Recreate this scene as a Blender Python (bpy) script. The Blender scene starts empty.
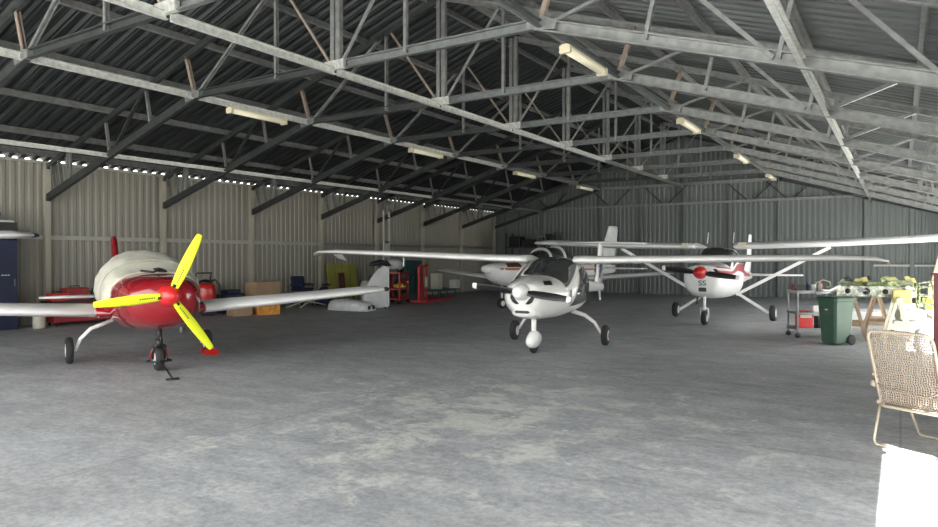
import bpy, bmesh, math, random
from mathutils import Vector, Matrix, Euler
R = math.radians
rnd = random.Random(7)
scn = bpy.context.scene
col = scn.collection

# ------------------------------------------------------------------ materials
def nt(name):
    m = bpy.data.materials.new(name); m.use_nodes = True
    return m, m.node_tree.nodes, m.node_tree.links, m.node_tree.nodes['Principled BSDF']

def mat(name, c, rough=.5, metal=0.0, var=.0, vscale=6.0, bump=0.0, bscale=40.0, coat=0.0, emit=0.0, trans=0.0, stretch=(1, 1, 1)):
    m, N, L, b = nt(name)
    b.inputs['Roughness'].default_value = rough
    b.inputs['Metallic'].default_value = metal
    b.inputs['Coat Weight'].default_value = coat
    b.inputs['Transmission Weight'].default_value = trans
    tc = N.new('ShaderNodeTexCoord'); mp = N.new('ShaderNodeMapping')
    mp.inputs['Scale'].default_value = stretch
    L.new(tc.outputs['Object'], mp.inputs['Vector'])
    no = N.new('ShaderNodeTexNoise'); no.inputs['Scale'].default_value = vscale; no.inputs['Detail'].default_value = 5
    L.new(mp.outputs['Vector'], no.inputs['Vector'])
    rp = N.new('ShaderNodeValToRGB')
    rp.color_ramp.elements[0].position = .3; rp.color_ramp.elements[1].position = .7
    lo = [max(0, x * (1 - var)) for x in c]; hi = [min(1, x * (1 + var)) for x in c]
    rp.color_ramp.elements[0].color = (*lo, 1); rp.color_ramp.elements[1].color = (*hi, 1)
    L.new(no.outputs['Fac'], rp.inputs['Fac']); L.new(rp.outputs['Color'], b.inputs['Base Color'])
    if bump:
        n2 = N.new('ShaderNodeTexNoise'); n2.inputs['Scale'].default_value = bscale
        bp = N.new('ShaderNodeBump'); bp.inputs['Strength'].default_value = bump; bp.inputs['Distance'].default_value = .02
        L.new(mp.outputs['Vector'], n2.inputs['Vector']); L.new(n2.outputs['Fac'], bp.inputs['Height']); L.new(bp.outputs['Normal'], b.inputs['Normal'])
    if emit:
        b.inputs['Emission Color'].default_value = (*c, 1); b.inputs['Emission Strength'].default_value = emit
    return m

def mat_floor():
    m, N, L, b = nt('worn_concrete')
    tc = N.new('ShaderNodeTexCoord')
    def noise(s, d=6, r=.6, st=(1, 1, 1), dist=0):
        mp = N.new('ShaderNodeMapping'); mp.inputs['Scale'].default_value = st
        L.new(tc.outputs['Object'], mp.inputs['Vector'])
        n = N.new('ShaderNodeTexNoise'); n.inputs['Scale'].default_value = s; n.inputs['Detail'].default_value = d
        n.inputs['Roughness'].default_value = r; n.inputs['Distortion'].default_value = dist
        L.new(mp.outputs['Vector'], n.inputs['Vector']); return n
    def ramp(n, p0, p1, c0, c1):
        r = N.new('ShaderNodeValToRGB'); e = r.color_ramp.elements
        e[0].position = p0; e[1].position = p1; e[0].color = (*c0, 1); e[1].color = (*c1, 1)
        L.new(n, r.inputs['Fac']); return r.outputs['Color']
    def mix(f, a, c, t='MIX', fv=None):
        x = N.new('ShaderNodeMix'); x.data_type = 'RGBA'; x.blend_type = t
        if fv is not None: x.inputs['Factor'].default_value = fv
        else: L.new(f, x.inputs['Factor'])
        L.new(a, x.inputs['A']); L.new(c, x.inputs['B']); return x.outputs['Result']
    base = ramp(noise(.5, 4, .5).outputs['Fac'], .38, .62, (.375, .382, .39), (.425, .435, .452))
    fine = ramp(noise(16, 12, .8).outputs['Fac'], .40, .60, (.74, .74, .74), (1.13, 1.13, 1.13))
    med = ramp(noise(2.6, 12, .8, (.6, 1.2, 1), .3).outputs['Fac'], .42, .60, (.80, .81, .82), (1.14, 1.14, 1.12))
    c = mix(None, mix(None, base, med, 'MULTIPLY', 1.0), fine, 'MULTIPLY', 1.0)
    # worn paler area where the paint has come off, strongest mid floor
    wn = noise(1.7, 14, .78, (1, 1, 1), .3)
    mp = N.new('ShaderNodeMapping'); mp.inputs['Location'].default_value = (3.55, -5.9, 0)
    mp.inputs['Rotation'].default_value = (0, 0, 0)
    L.new(tc.outputs['Object'], mp.inputs['Vector'])
    ln = N.new('ShaderNodeVectorMath'); ln.operation = 'LENGTH'; L.new(mp.outputs['Vector'], ln.inputs[0])
    mr = N.new('ShaderNodeMapRange'); mr.inputs['From Min'].default_value = .3; mr.inputs['From Max'].default_value = 4.2
    mr.inputs['To Min'].default_value = .115; mr.inputs['To Max'].default_value = -.06
    L.new(ln.outputs['Value'], mr.inputs['Value'])
    ad = N.new('ShaderNodeMath'); ad.operation = 'ADD'; L.new(wn.outputs['Fac'], ad.inputs[0]); L.new(mr.outputs['Result'], ad.inputs[1])
    wf = ramp(ad.outputs['Value'], .565, .64, (0, 0, 0), (.5, .5, .5))
    pale = ramp(noise(9, 6, .7).outputs['Fac'], .3, .7, (.62, .62, .55), (.84, .84, .76))
    c = mix(wf, c, pale)
    # fine light scuffs drawn out along the hangar
    sf = ramp(noise(4.5, 14, .85, (.6, 1.2, 1), .5).outputs['Fac'], .60, .66, (0, 0, 0), (.45, .45, .45))
    c = mix(sf, c, ramp(noise(20).outputs['Fac'], .3, .7, (.76, .77, .75), (.88, .88, .86)))
    df = ramp(noise(1.7, 8, .8, (1, 1, 1), .2).outputs['Fac'], .66, .74, (0, 0, 0), (.35, .35, .35))
    c = mix(df, c, ramp(noise(8).outputs['Fac'], 0, 1, (.24, .25, .255), (.30, .31, .315)))
    # white paint flecks
    vo = N.new('ShaderNodeTexVoronoi'); vo.inputs['Scale'].default_value = 1.3; L.new(tc.outputs['Object'], vo.inputs['Vector'])
    vf = ramp(vo.outputs['Distance'], .03, .055, (.6, .6, .6), (0, 0, 0))
    c = mix(vf, c, ramp(noise(30).outputs['Fac'], .2, .8, (.6, .6, .6), (.8, .8, .78)))
    # expansion joints
    sx = N.new('ShaderNodeSeparateXYZ'); L.new(tc.outputs['Object'], sx.inputs['Vector'])
    for ax, per in (('X', 5.2), ('Y', 6.12)):
        dv = N.new('ShaderNodeMath'); dv.operation = 'DIVIDE'; dv.inputs[1].default_value = per; L.new(sx.outputs[ax], dv.inputs[0])
        fr = N.new('ShaderNodeMath'); fr.operation = 'FRACT'; L.new(dv.outputs['Value'], fr.inputs[0])
        lt = N.new('ShaderNodeMath'); lt.operation = 'LESS_THAN'; lt.inputs[1].default_value = .02 / per; L.new(fr.outputs['Value'], lt.inputs[0])
        ml = N.new('ShaderNodeMath'); ml.operation = 'MULTIPLY'; ml.inputs[1].default_value = .35; L.new(lt.outputs['Value'], ml.inputs[0])
        c = mix(ml.outputs['Value'], c, ramp(noise(3).outputs['Fac'], 0, 1, (.08, .08, .08), (.12, .12, .12)))
    L.new(c, b.inputs['Base Color'])
    rr = N.new('ShaderNodeMapRange'); rr.inputs['To Min'].default_value = .42; rr.inputs['To Max'].default_value = .75
    L.new(noise(2.5, 6).outputs['Fac'], rr.inputs['Value']); L.new(rr.outputs['Result'], b.inputs['Roughness'])
    bp = N.new('ShaderNodeBump'); bp.inputs['Strength'].default_value = .25; bp.inputs['Distance'].default_value = .01
    L.new(noise(14, 8, .7).outputs['Fac'], bp.inputs['Height']); L.new(bp.outputs['Normal'], b.inputs['Normal'])
    return m

M = {}
M['floor'] = mat_floor()
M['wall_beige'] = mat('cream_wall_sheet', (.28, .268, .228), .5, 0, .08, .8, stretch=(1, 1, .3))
M['wall_shaded'] = mat('shaded_wall_sheet', (.14, .16, .155), .5, 0, .08, .8, stretch=(1, 1, .3))  # dimness of the back wall put into a darker sheet tone
M['column'] = mat('cream_column_paint', (.38, .36, .295), .5, 0, .06, 2)
M['girt_pale'] = mat('pale_girt', (.42, .42, .375), .45, .1, .1, 3)
M['roof'] = mat('shaded_galvanised_roof_sheet', (.034, .040, .041), .45, .4, .25, 1.5, stretch=(1, 4, 1))  # left slope: shade put into the sheet colour
M['roof_r'] = mat('lit_galvanised_roof_sheet', (.155, .168, .168), .4, .5, .2, 1.5, stretch=(1, 4, 1))  # same sheet on the right slope, its stronger light put into the colour
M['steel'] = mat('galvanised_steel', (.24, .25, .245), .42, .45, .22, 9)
M['steel_dark'] = mat('dark_and_shaded_steel', (.05, .056, .056), .5, .4, .25, 7)  # dark steel, also painted-in shade on the left truss halves
M['steel_mid'] = mat('mid_shade_galvanised_steel', (.16, .175, .175), .45, .4, .22, 9)  # middle tone, carries painted-in half shade on the right bottom chords
M['steel_bright'] = mat('bright_galvanised_steel', (.58, .60, .57), .38, .4, .22, 12)
M['rust'] = mat('rusty_primed_steel', (.25, .20, .165), .7, 0, .25, 6)
M['lamp_body'] = mat('aged_cream_plastic', (.78, .74, .56), .4, 0, .05, 3, emit=.12)
M['lamp_end'] = mat('dull_yellow_plastic', (.62, .57, .40), .5)
M['white'] = mat('white_gelcoat', (.90, .90, .87), .25, 0, .03, 2, coat=.5)
M['white2'] = mat('off_white_paint', (.84, .85, .84), .35, 0, .06, 3, coat=.3)
M['panelw'] = mat('dull_white_panel', (.64, .66, .66), .5, 0, .12, 4)
M['silver'] = mat('satin_silver_wing', (.84, .84, .83), .35, .0, .04, 2, coat=.4)
M['red'] = mat('glossy_dark_red', (.27, .006, .012), .16, 0, .12, 2, coat=1)
M['red_bright'] = mat('bright_red_paint', (.62, .02, .02), .3, 0, .08, 5, coat=.5)
M['red_dull'] = mat('dull_red_paint', (.36, .035, .04), .55, 0, .2, 8)
M['stripe'] = mat('dark_red_stripe', (.40, .03, .05), .3, coat=.4)
M['orange_s'] = mat('orange_brown_stripe', (.50, .20, .10), .4)
M['blue_s'] = mat('dark_blue_stripe', (.03, .04, .12), .35)
M['yellow'] = mat('fluorescent_yellow_sleeve', (.80, .90, .02), .6, 0, .05, 9, bump=.3, bscale=12)
M['cloth'] = mat('beige_canvas', (.47, .46, .385), .9, 0, .1, 3, bump=.8, bscale=5)
M['black'] = mat('satin_black', (.012, .012, .013), .4)
M['rubber'] = mat('tyre_rubber', (.025, .025, .025), .8)
M['glass'] = mat('dark_canopy_glass', (.045, .05, .05), .08, 0, .2, 1.2, coat=1)
M['glass_mid'] = mat('grey_canopy_glass', (.12, .125, .125), .12, 0, .3, 1.5, coat=1)
M['navy'] = mat('navy_paint', (.012, .02, .055), .45, 0, .2, 2)
M['navy_cloth'] = mat('navy_fabric', (.015, .025, .06), .85, 0, .2, 8)
M['green'] = mat('green_bin_plastic', (.04, .095, .06), .45, 0, .1, 4)
M['card'] = mat('brown_cardboard', (.40, .27, .17), .85, 0, .1, 5)
M['orange'] = mat('orange_print_cardboard', (.72, .32, .06), .7, 0, .35, 9)
M['wood'] = mat('raw_timber', (.40, .29, .20), .75, 0, .2, 6, stretch=(1, 1, .2))
M['yel_panel'] = mat('mustard_green_board', (.33, .33, .07), .7, 0, .06, 3)
M['yel'] = mat('yellow_plastic', (.85, .65, .08), .5)
M['pale_yellow'] = mat('faded_yellow_panel', (.66, .58, .22), .6, 0, .2, 8)
M['primer'] = mat('zinc_primer_metal', (.42, .48, .24), .55, .1, .75, 14)
M['primer2'] = mat('mixed_bare_aluminium', (.46, .48, .40), .4, .3, .8, 13)
M['cream'] = mat('cream_plastic', (.58, .55, .45), .5)
M['webbing'] = mat('beige_plastic_webbing', (.27, .22, .17), .6, 0, .12, 20)
M['tube'] = mat('cream_steel_tube', (.40, .345, .26), .3, .1)
M['teal'] = mat('teal_paint', (.025, .085, .09), .5, 0, .2, 5)
M['tred'] = mat('maroon_paint', (.17, .04, .05), .6, 0, .2, 5)
M['brown'] = mat('brown_leather', (.12, .045, .03), .6, 0, .2, 5)
M['ground'] = mat('sunlit_concrete_apron', (.30, .295, .28), .9, 0, .1, .5)
M['redlight'] = mat('red_plastic', (.5, .01, .01), .3)

# ------------------------------------------------------------------ object helpers
class MB:
    def __init__(s): s.v = []; s.f = []; s.sm = []
    def add(s, vs, fs, smooth=False):
        o = len(s.v); s.v += [tuple(v) for v in vs]
        for f in fs: s.f.append([o + i for i in f]); s.sm.append(smooth)
    def box(s, c, d, rot=None):
        c = Vector(c); h = Vector(d) / 2
        vs = [Vector((x * h.x, y * h.y, z * h.z)) for x in (-1, 1) for y in (-1, 1) for z in (-1, 1)]
        if rot is not None:
            m = rot if isinstance(rot, Matrix) else Euler(rot).to_matrix()
            vs = [m @ v for v in vs]
        s.add([c + v for v in vs], [(0, 1, 3, 2), (4, 6, 7, 5), (0, 4, 5, 1), (2, 3, 7, 6), (0, 2, 6, 4), (1, 5, 7, 3)])
    def frame(s, p0, p1, up):
        d = (p1 - p0).normalized(); up = Vector(up)
        sd = d.cross(up)
        if sd.length < 1e-4: sd = d.cross(Vector((1, 0, 0)))
        sd.normalize(); return d, sd, sd.cross(d).normalized()
    def bar(s, p0, p1, w, h, up=(0, 0, 1)):
        p0 = Vector(p0); p1 = Vector(p1); d, sd, u = s.frame(p0, p1, up)
        pr = [(-w/2, -h/2), (w/2, -h/2), (w/2, h/2), (-w/2, h/2)]
        s.prof(p0, p1, pr, sd, u)
    def prof(s, p0, p1, pr, sd, u, smooth=False):
        n = len(pr)
        vs = [p + sd * a + u * b for p in (p0, p1) for a, b in pr]
        fs = [(i, (i + 1) % n, n + (i + 1) % n, n + i) for i in range(n)]
        s.add(vs, fs, smooth); s.add(vs[:n], [tuple(range(n))[::-1]]); s.add(vs[n:], [tuple(range(n))])
    def channel(s, p0, p1, w, h, up=(0, 0, 1), t=.012, flip=1):
        # cold rolled C section: web on one side, two flanges
        p0 = Vector(p0); p1 = Vector(p1); d, sd, u = s.frame(p0, p1, up); sd = sd * flip
        a, b = w / 2, h / 2
        pr = [(-a, -b), (a, -b), (a, -b + t * 1.6), (-a + t, -b + t), (-a + t, b - t), (a, b - t * 1.6), (a, b), (-a, b)]
        s.prof(p0, p1, pr, sd, u)
    def tube(s, pts, r, n=10, closed=False, cap=True):
        pts = [Vector(p) for p in pts]; m = len(pts)
        rs = r if isinstance(r, (list, tuple)) else [r] * m
        vs = []; ref = None
        for i, p in enumerate(pts):
            a = pts[(i - 1) % m] if (closed or i) else p
            b = pts[(i + 1) % m] if (closed or i < m - 1) else p
            d = (b - a).normalized()
            if ref is None: ref = d.orthogonal().normalized()
            ref = (ref - d * ref.dot(d))
            if ref.length < 1e-5: ref = d.orthogonal()
            ref.normalize(); q = d.cross(ref)
            for k in range(n):
                t = 2 * math.pi * k / n
                vs.append(p + (ref * math.cos(t) + q * math.sin(t)) * rs[i])
        fs = []
        for i in range(m if closed else m - 1):
            j = (i + 1) % m
            for k in range(n):
                l = (k + 1) % n
                fs.append((i * n + k, i * n + l, j * n + l, j * n + k))
        s.add(vs, fs, True)
        if cap and not closed:
            s.add(vs[:n], [tuple(range(n))[::-1]]); s.add(vs[-n:], [tuple(range(n))])
    def loft(s, rings, caps=True, smooth=True):
        n = len(rings[0]); vs = [v for r in rings for v in r]; fs = []
        for i in range(len(rings) - 1):
            for k in range(n):
                l = (k + 1) % n
                fs.append((i * n + k, i * n + l, (i + 1) * n + l, (i + 1) * n + k))
        s.add(vs, fs, smooth)
        if caps:
            s.add(rings[0], [tuple(range(n))[::-1]], smooth); s.add(rings[-1], [tuple(range(n))], smooth)
    def lathe(s, prof, c=(0, 0, 0), axis='z', n=24):
        rings = []
        for r, h in prof:
            ring = []
            for k in range(n):
                t = 2 * math.pi * k / n; a, b = r * math.cos(t), r * math.sin(t)
                p = {'z': (a, b, h), 'x': (h, a, b), 'y': (b, h, a)}[axis]
                ring.append(Vector(c) + Vector(p))
            rings.append(ring)
        s.loft(rings)
    def poly(s, pts, th, n=(0, 1, 0)):
        n = Vector(n).normalized() * th / 2; a = [Vector(p) - n for p in pts]; b = [Vector(p) + n for p in pts]; k = len(pts)
        s.add(a + b, [tuple(range(k))[::-1], tuple(range(k, 2 * k))] + [(i, (i + 1) % k, k + (i + 1) % k, k + i) for i in range(k)])
    def build(s, name, m, parent=None, bevel=0, sub=0):
        me = bpy.data.meshes.new(name); me.from_pydata(s.v, [], s.f); me.update()
        me.polygons.foreach_set('use_smooth', s.sm)
        bm = bmesh.new(); bm.from_mesh(me); bmesh.ops.remove_doubles(bm, verts=bm.verts, dist=1e-5)
        bmesh.ops.recalc_face_normals(bm, faces=bm.faces); bm.to_mesh(me); bm.free()
        me.materials.append(M[m] if isinstance(m, str) else m)
        o = bpy.data.objects.new(name, me); col.objects.link(o)
        if parent: o.parent = parent
        if bevel:
            b = o.modifiers.new('b', 'BEVEL'); b.width = bevel; b.segments = 2; b.limit_method = 'ANGLE'
        if sub:
            b = o.modifiers.new('s', 'SUBSURF'); b.levels = sub; b.render_levels = sub
        return o

def tag(o, label, cat, group=None, kind=None):
    if label: o['label'] = label
    if cat: o['category'] = cat
    if group: o['group'] = group
    if kind: o['kind'] = kind
    return o
def thing(name, label, cat, loc=(0, 0, 0), rz=0, group=None, rx=0, ry=0):
    o = bpy.data.objects.new(name, None); col.objects.link(o); o.empty_display_size = .2
    o.location = loc; o.rotation_euler = (rx, ry, rz); return tag(o, label, cat, group)
def struct(o): o['kind'] = 'structure'; return o
def copy_tree(o, parent=None):
    c = o.copy(); col.objects.link(c); c.parent = parent
    for ch in [x for x in bpy.data.objects if x.parent == o]: copy_tree(ch, c)
    return c
def text(name, body, size, m, parent, loc, rot, ext=.002, sx=1.0):
    cu = bpy.data.curves.new(name, 'FONT'); cu.body = body; cu.size = size; cu.extrude = ext
    cu.align_x = 'CENTER'; cu.align_y = 'CENTER'
    t = bpy.data.objects.new(name + '_tmp', cu); col.objects.link(t)
    dg = bpy.context.evaluated_depsgraph_get(); me = bpy.data.meshes.new_from_object(t.evaluated_get(dg))
    bpy.data.objects.remove(t); me.materials.clear(); me.materials.append(M[m])
    o = bpy.data.objects.new(name, me); col.objects.link(o); o.parent = parent
    o.location = loc; o.rotation_euler = rot; o.scale = (sx, 1, 1); return o

# ------------------------------------------------------------------ building
XR, HW, ZR, SL = -7.92, 9.5, 7.12, .33          # ridge x, half width, ridge height, slope
XL, XW = XR - HW, XR + HW                        # eaves
Y0, YB, BAY = -1.0, 29.95, 3.06
TY = [8.34 + BAY * k for k in range(-3, 8)]
def zroof(o): return ZR - SL * o

mb = MB(); mb.add([(XL - .5, Y0 - .0, 0), (XW + .2, Y0, 0), (XW + .2, YB + .3, 0), (XL - .5, YB + .3, 0)], [(0, 1, 2, 3)])
struct(mb.build('floor', 'floor'))
mb = MB(); mb.add([(-60, -60, -.03), (60, -60, -.03), (60, 80, -.03), (-60, 80, -.03)], [(0, 1, 2, 3)])
o = struct(mb.build('floor_apron', 'ground'))

def corr_profile(a, b, per, dep, shape=((0, 0), (.42, 0), (.55, 1), (.87, 1))):
    """trapezoid corrugation: list of (position, height)"""
    out = []; x = a
    while x < b:
        for f, h in shape:
            out.append((x + f * per, h * dep))
        x += per
    return [p for p in out if p[0] < b] + [(b, 0)]

# roof: left and right slopes, corrugations run down the slope
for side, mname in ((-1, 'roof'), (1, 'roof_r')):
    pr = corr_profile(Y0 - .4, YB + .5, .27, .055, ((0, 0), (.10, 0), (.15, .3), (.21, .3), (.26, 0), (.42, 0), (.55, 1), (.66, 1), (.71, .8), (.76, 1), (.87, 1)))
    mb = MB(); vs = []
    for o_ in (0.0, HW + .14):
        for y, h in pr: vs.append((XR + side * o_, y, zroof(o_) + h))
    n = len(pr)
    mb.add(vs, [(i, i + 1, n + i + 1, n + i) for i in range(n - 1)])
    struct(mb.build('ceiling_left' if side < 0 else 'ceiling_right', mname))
mb = MB(); mb.poly([(XR - .3, 0, zroof(.3) + .06), (XR, 0, ZR + .09), (XR + .3, 0, zroof(.3) + .06)], .001)
mb = MB()
mb.add([(XR - .3, Y0 - .4, zroof(.3) + .058), (XR, Y0 - .4, ZR + .09), (XR + .3, Y0 - .4, zroof(.3) + .058),
        (XR - .3, YB + .5, zroof(.3) + .058), (XR, YB + .5, ZR + .09), (XR + .3, YB + .5, zroof(.3) + .058)], [(0, 1, 4, 3), (1, 2, 5, 4)])
struct(mb.build('trim_1', 'roof'))

def wall_sheet(name, a, b, fn, z0, ztop, mname, per=.2, dep=.02):
    """fn(s, depth) -> (x, y); ztop: function of s"""
    pr = corr_profile(a, b, per, dep); mb = MB(); n = len(pr)
    vs = [(*fn(s, h), z0) for s, h in pr] + [(*fn(s, h), ztop(s)) for s, h in pr]
    mb.add(vs, [(i, i + 1, n + i + 1, n + i) for i in range(n - 1)])
    return struct(mb.build(name, mname))
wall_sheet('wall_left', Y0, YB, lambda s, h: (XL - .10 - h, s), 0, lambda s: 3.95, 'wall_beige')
wall_sheet('wall_back', XL - .1, XW + .1, lambda s, h: (s, YB + h), 0, lambda s: zroof(abs(s - XR)) + .02, 'wall_shaded')
# right wall with two big openings (near one lets the sun in, far one unseen, lengthened to light the bench corner and back floor)
segs = [(Y0, .9, 0), (.9, 5.6, 3.28), (5.6, 12.6, 0), (12.6, 27.5, 2.9), (27.5, YB, 0)]
for i, (a, b, z0) in enumerate(segs):
    wall_sheet('wall_right' if i == 0 else 'wall_right_%s' % 'bcde'[i - 1], a, b, lambda s, h: (XW + .10 + h, s), z0, lambda s: 4.03, 'wall_beige')
# front gable: unseen doorway, opened to the full gable for more sky light, frame only
mb = MB()
for x in (XL, XW): mb.box((x, Y0, 1.95), (.16, .14, 3.9))
for sd_ in (-1, 1): mb.bar((XR, Y0, ZR - .12), (XR + sd_ * HW, Y0, zroof(HW) - .12), .1, .14)
struct(mb.build('door_1', 'column'))
# door frames of right openings
for i, (a, b, h) in enumerate(((.9, 5.6, 3.28), (12.6, 27.5, 2.9))):
    mb = MB(); mb.box((XW + .08, a, h / 2), (.12, .08, h)); mb.box((XW + .08, b, h / 2), (.12, .08, h)); mb.box((XW + .08, (a + b) / 2, h + .04), (.12, b - a + .08, .1))
    struct(mb.build('door_%d' % (i + 2), 'column'))
# eave angles along the wall tops
for i, x in enumerate((XL - .06, XW + .06)):
    mb = MB(); mb.box((x, (Y0 + YB) / 2, 3.91), (.05, YB - Y0, .05)); struct(mb.build('trim_%d' % (i + 2), 'girt_pale'))

ordn = ['first', 'second', 'third', 'fourth', 'fifth', 'sixth', 'seventh', 'eighth', 'ninth', 'tenth', 'eleventh']
# wall columns and girts (left)
for i, y in enumerate(TY):
    if y < 0: continue
    mb = MB(); mb.channel((XL, y, 0), (XL, y, 3.9), .13, .13, (1, 0, 0)); mb.box((XL, y, .006), (.2, .2, .012))
    vis = y > 8
    lab = 'cream steel column on the left wall, %s along the wall from the camera' % ordn[i - 1]
    tag(mb.build('wall_column', 'column'), lab, 'column', 'cream columns on the left wall')
for i in range(len(TY) - 1):
    if TY[i] < 1: continue
    mb = MB(); mb.channel((XL - .02, TY[i] + .08, 2.10), (XL - .02, TY[i + 1] - .08, 2.10), .06, .1)
    tag(mb.build('wall_girt', 'girt_pale' if i < 6 else 'steel'), 'pale horizontal wall rail between the %s and %s cream columns of the left wall' % (ordn[i - 1], ordn[i]), 'rail', 'horizontal rails on the left wall')
# right wall columns
for i, y in enumerate(TY):
    if y < 0: continue
    if .9 < y < 5.36 or 12.6 < y < 27.5: continue
    mb = MB(); mb.channel((XW, y, 0), (XW, y, 3.9), .13, .13, (-1, 0, 0))
    tag(mb.build('wall_column', 'column'), 'cream steel column on the right wall, %s bay line from the camera' % ordn[i - 1], 'column', 'cream columns on the right wall')
# back wall posts
for i, x in enumerate((XR - 6.8, XR - 3.78, XR - 1.9, XR, XR + 1.9, XR + 3.78, XR + 6.82, .37)):
    mb = MB(); mb.channel((x, YB - .07, 0), (x, YB - .07, zroof(abs(x - XR)) - .15), .10, .10, (0, 1, 0))
    tag(mb.build('gable_post', 'wall_shaded'), 'grey steel post on the back gable wall, %s from the left corner' % ordn[i], 'post', 'posts on the back gable wall')
mb = MB(); mb.channel((XL + .2, YB - .14, 3.97), (XW - .2, YB - .14, 3.97), .06, .09)
tag(mb.build('gable_rail', 'steel'), 'long horizontal rail across the back gable wall at eaves height', 'rail')
mb = MB(); mb.channel((-.85, YB - .15, 1.32), (.3, YB - .15, 1.32), .05, .07)
mb.channel((.45, YB - .15, 1.32), (XW - .1, YB - .15, 1.32), .05, .07)
tag(mb.build('wall_rail', 'girt_pale'), 'short pale rail low on the back wall at the far right corner', 'rail')
mb = MB()
for xa in (-15.2, -12.1, -9.6, -4.6, -6.1, -2.9):
    mb.channel((xa, YB - .1, 4.72), (xa + .75, YB - .1, 4.0), .05, .07, (0, 1, 0)); mb.channel((xa + 1.75, YB - .1, 4.72), (xa + 1.0, YB - .1, 4.0), .05, .07, (0, 1, 0))
tag(mb.build('gable_brace', 'steel_dark'), 'row of V-shaped bracing high on the back gable wall', 'brace')

# roof trusses
def zbot(o): return 4.80 if o <= 3.78 else 4.80 - (o - 3.78) * .313
def ztop(o): return zroof(o) - .20
def make_truss(idx):
    y = TY[idx]
    t = thing('roof_truss', 'galvanised steel roof truss spanning the hangar, %s from the camera' % ordn[idx], 'truss', (XR, y, 0), 0, 'roof trusses')
    for s in (-1, 1):
        cb = 'steel_dark' if s < 0 else 'steel'  # left chords take the darker steel as painted shade
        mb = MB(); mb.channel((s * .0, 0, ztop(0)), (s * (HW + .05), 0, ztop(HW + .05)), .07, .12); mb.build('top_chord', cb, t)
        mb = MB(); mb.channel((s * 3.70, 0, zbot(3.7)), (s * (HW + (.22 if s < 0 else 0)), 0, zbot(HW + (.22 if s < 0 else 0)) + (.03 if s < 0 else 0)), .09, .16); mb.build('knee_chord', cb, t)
    mb = MB(); mb.channel((-3.85, 0, 4.8), (-.02, 0, 4.8), .09, .14); mb.build('bottom_chord', 'steel_dark', t)  # left half darkened in colour for the shade on it
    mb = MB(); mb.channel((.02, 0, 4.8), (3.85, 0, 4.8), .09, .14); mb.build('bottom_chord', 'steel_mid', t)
    mb = MB(); mb.box((0, -.03, 4.8), (.42, .075, .15))
    for dx in (-.15, -.05, .05, .15): mb.lathe([(.012, -.005), (.012, .005)], (dx, -.073, 4.8), 'y', 8)
    mb.build('splice_plate', 'steel_bright', t)
    def web(o1, o2, s, m='steel', w=.05, h=.07, name='strut', dy=0):
        mb = MB(); mb.channel((s * o1, dy, zbot(o1) - .02), (s * o2, dy, ztop(o2)), w, h, (0, 1, 0), flip=s); mb.build(name, m, t)
    for dx in (-.06, .06):
        mb = MB(); mb.channel((dx, 0, 4.8), (dx, 0, ztop(0)), .09, .085, (1, 0, 0)); mb.build('king_post', 'steel', t)
    for s in (-1, 1):
        sm = 'steel'
        web(1.45, 1.45, s, sm); web(.08, 1.35, s, 'rust' if s < 0 else sm, .04, .04, 'diagonal')
        web(3.7, 1.55, s, sm, name='diagonal')
        web(3.75, 4.03, s, 'rust', .07, .07)
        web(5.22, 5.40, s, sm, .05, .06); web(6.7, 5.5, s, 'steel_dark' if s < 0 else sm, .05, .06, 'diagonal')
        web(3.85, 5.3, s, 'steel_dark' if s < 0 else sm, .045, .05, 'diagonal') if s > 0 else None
        web(6.75, 6.92, s, sm if s < 0 else sm, .05, .06)
        if s > 0 and idx != 3: web(6.95, 8.2, s, sm, .05, .06, 'diagonal')
        if s > 0 and idx == 3: web(8.35, 7.35, s, sm, .05, .06, 'diagonal')
        for a, b in ((8.35, 8.42), (8.62, 8.5), (8.75, 8.95), (9.05, 9.28)):
            web(a, b, s, sm if s < 0 else sm, .05, .06)
    # gusset plates at the nodes
    for s in (-1, 1):
        mb = MB()
        for o_ in (3.78,): mb.poly([(s * (o_ - .2), 0, 4.86), (s * (o_ + .02), 0, 4.9), (s * (o_ + .25), 0, 4.79), (s * (o_ + .22), 0, 4.67), (s * (o_ - .2), 0, 4.74)], .1)
        mb.build('gusset_plate', 'steel', t)
    return t
for i in range(len(TY) - 1): make_truss(i)
t = thing('roof_truss', 'galvanised steel roof truss against the back gable wall', 'truss', (XR, TY[-1], 0), 0, 'roof trusses')
for s in (-1, 1):
    mb = MB(); mb.channel((0, 0, ztop(0)), (s * 9.5, 0, ztop(9.5)), .07, .12); mb.build('top_chord', 'steel_dark', t)
    mb = MB(); mb.channel((s * 3.78, 0, 4.8), (s * 9.5, 0, 3.13), .09, .14); mb.build('knee_chord', 'steel_dark', t)
mb = MB(); mb.channel((-3.85, 0, 4.8), (3.85, 0, 4.8), .09, .12); mb.build('bottom_chord', 'steel', t)

# longitudinal ties between trusses
ties = [(-6.78, zbot(6.78) - .0, 'left knee line', .09, 'steel_bright'), (-3.78, 4.78, 'left bend of the trusses', .12, 'steel_bright'), (0, 4.70, 'centre of the trusses', .12, 'steel_bright'),
        (3.78, 4.78, 'right bend of the trusses', .11, 'steel_mid'), (7.0, zbot(7.0) - .02, 'right knee line', .13, 'steel_bright')]
for o_, z, nm, h, mm in ties:
    t = thing('roof_tie', 'long galvanised tie running the length of the roof at the %s' % nm, 'tie beam', (XR + o_, Y0, z), 0, 'lengthwise roof ties')
    for i in range(1, len(TY) - 1):
        if o_ == 0 and i > 7: m2 = 'steel'
        else: m2 = mm if i < 7 else 'steel'
        mb = MB(); mb.channel((0, TY[i] - Y0 + .03, 0), (0, TY[i + 1] - Y0 - .03, 0), .06, h); mb.build('beam', m2, t)
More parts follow.
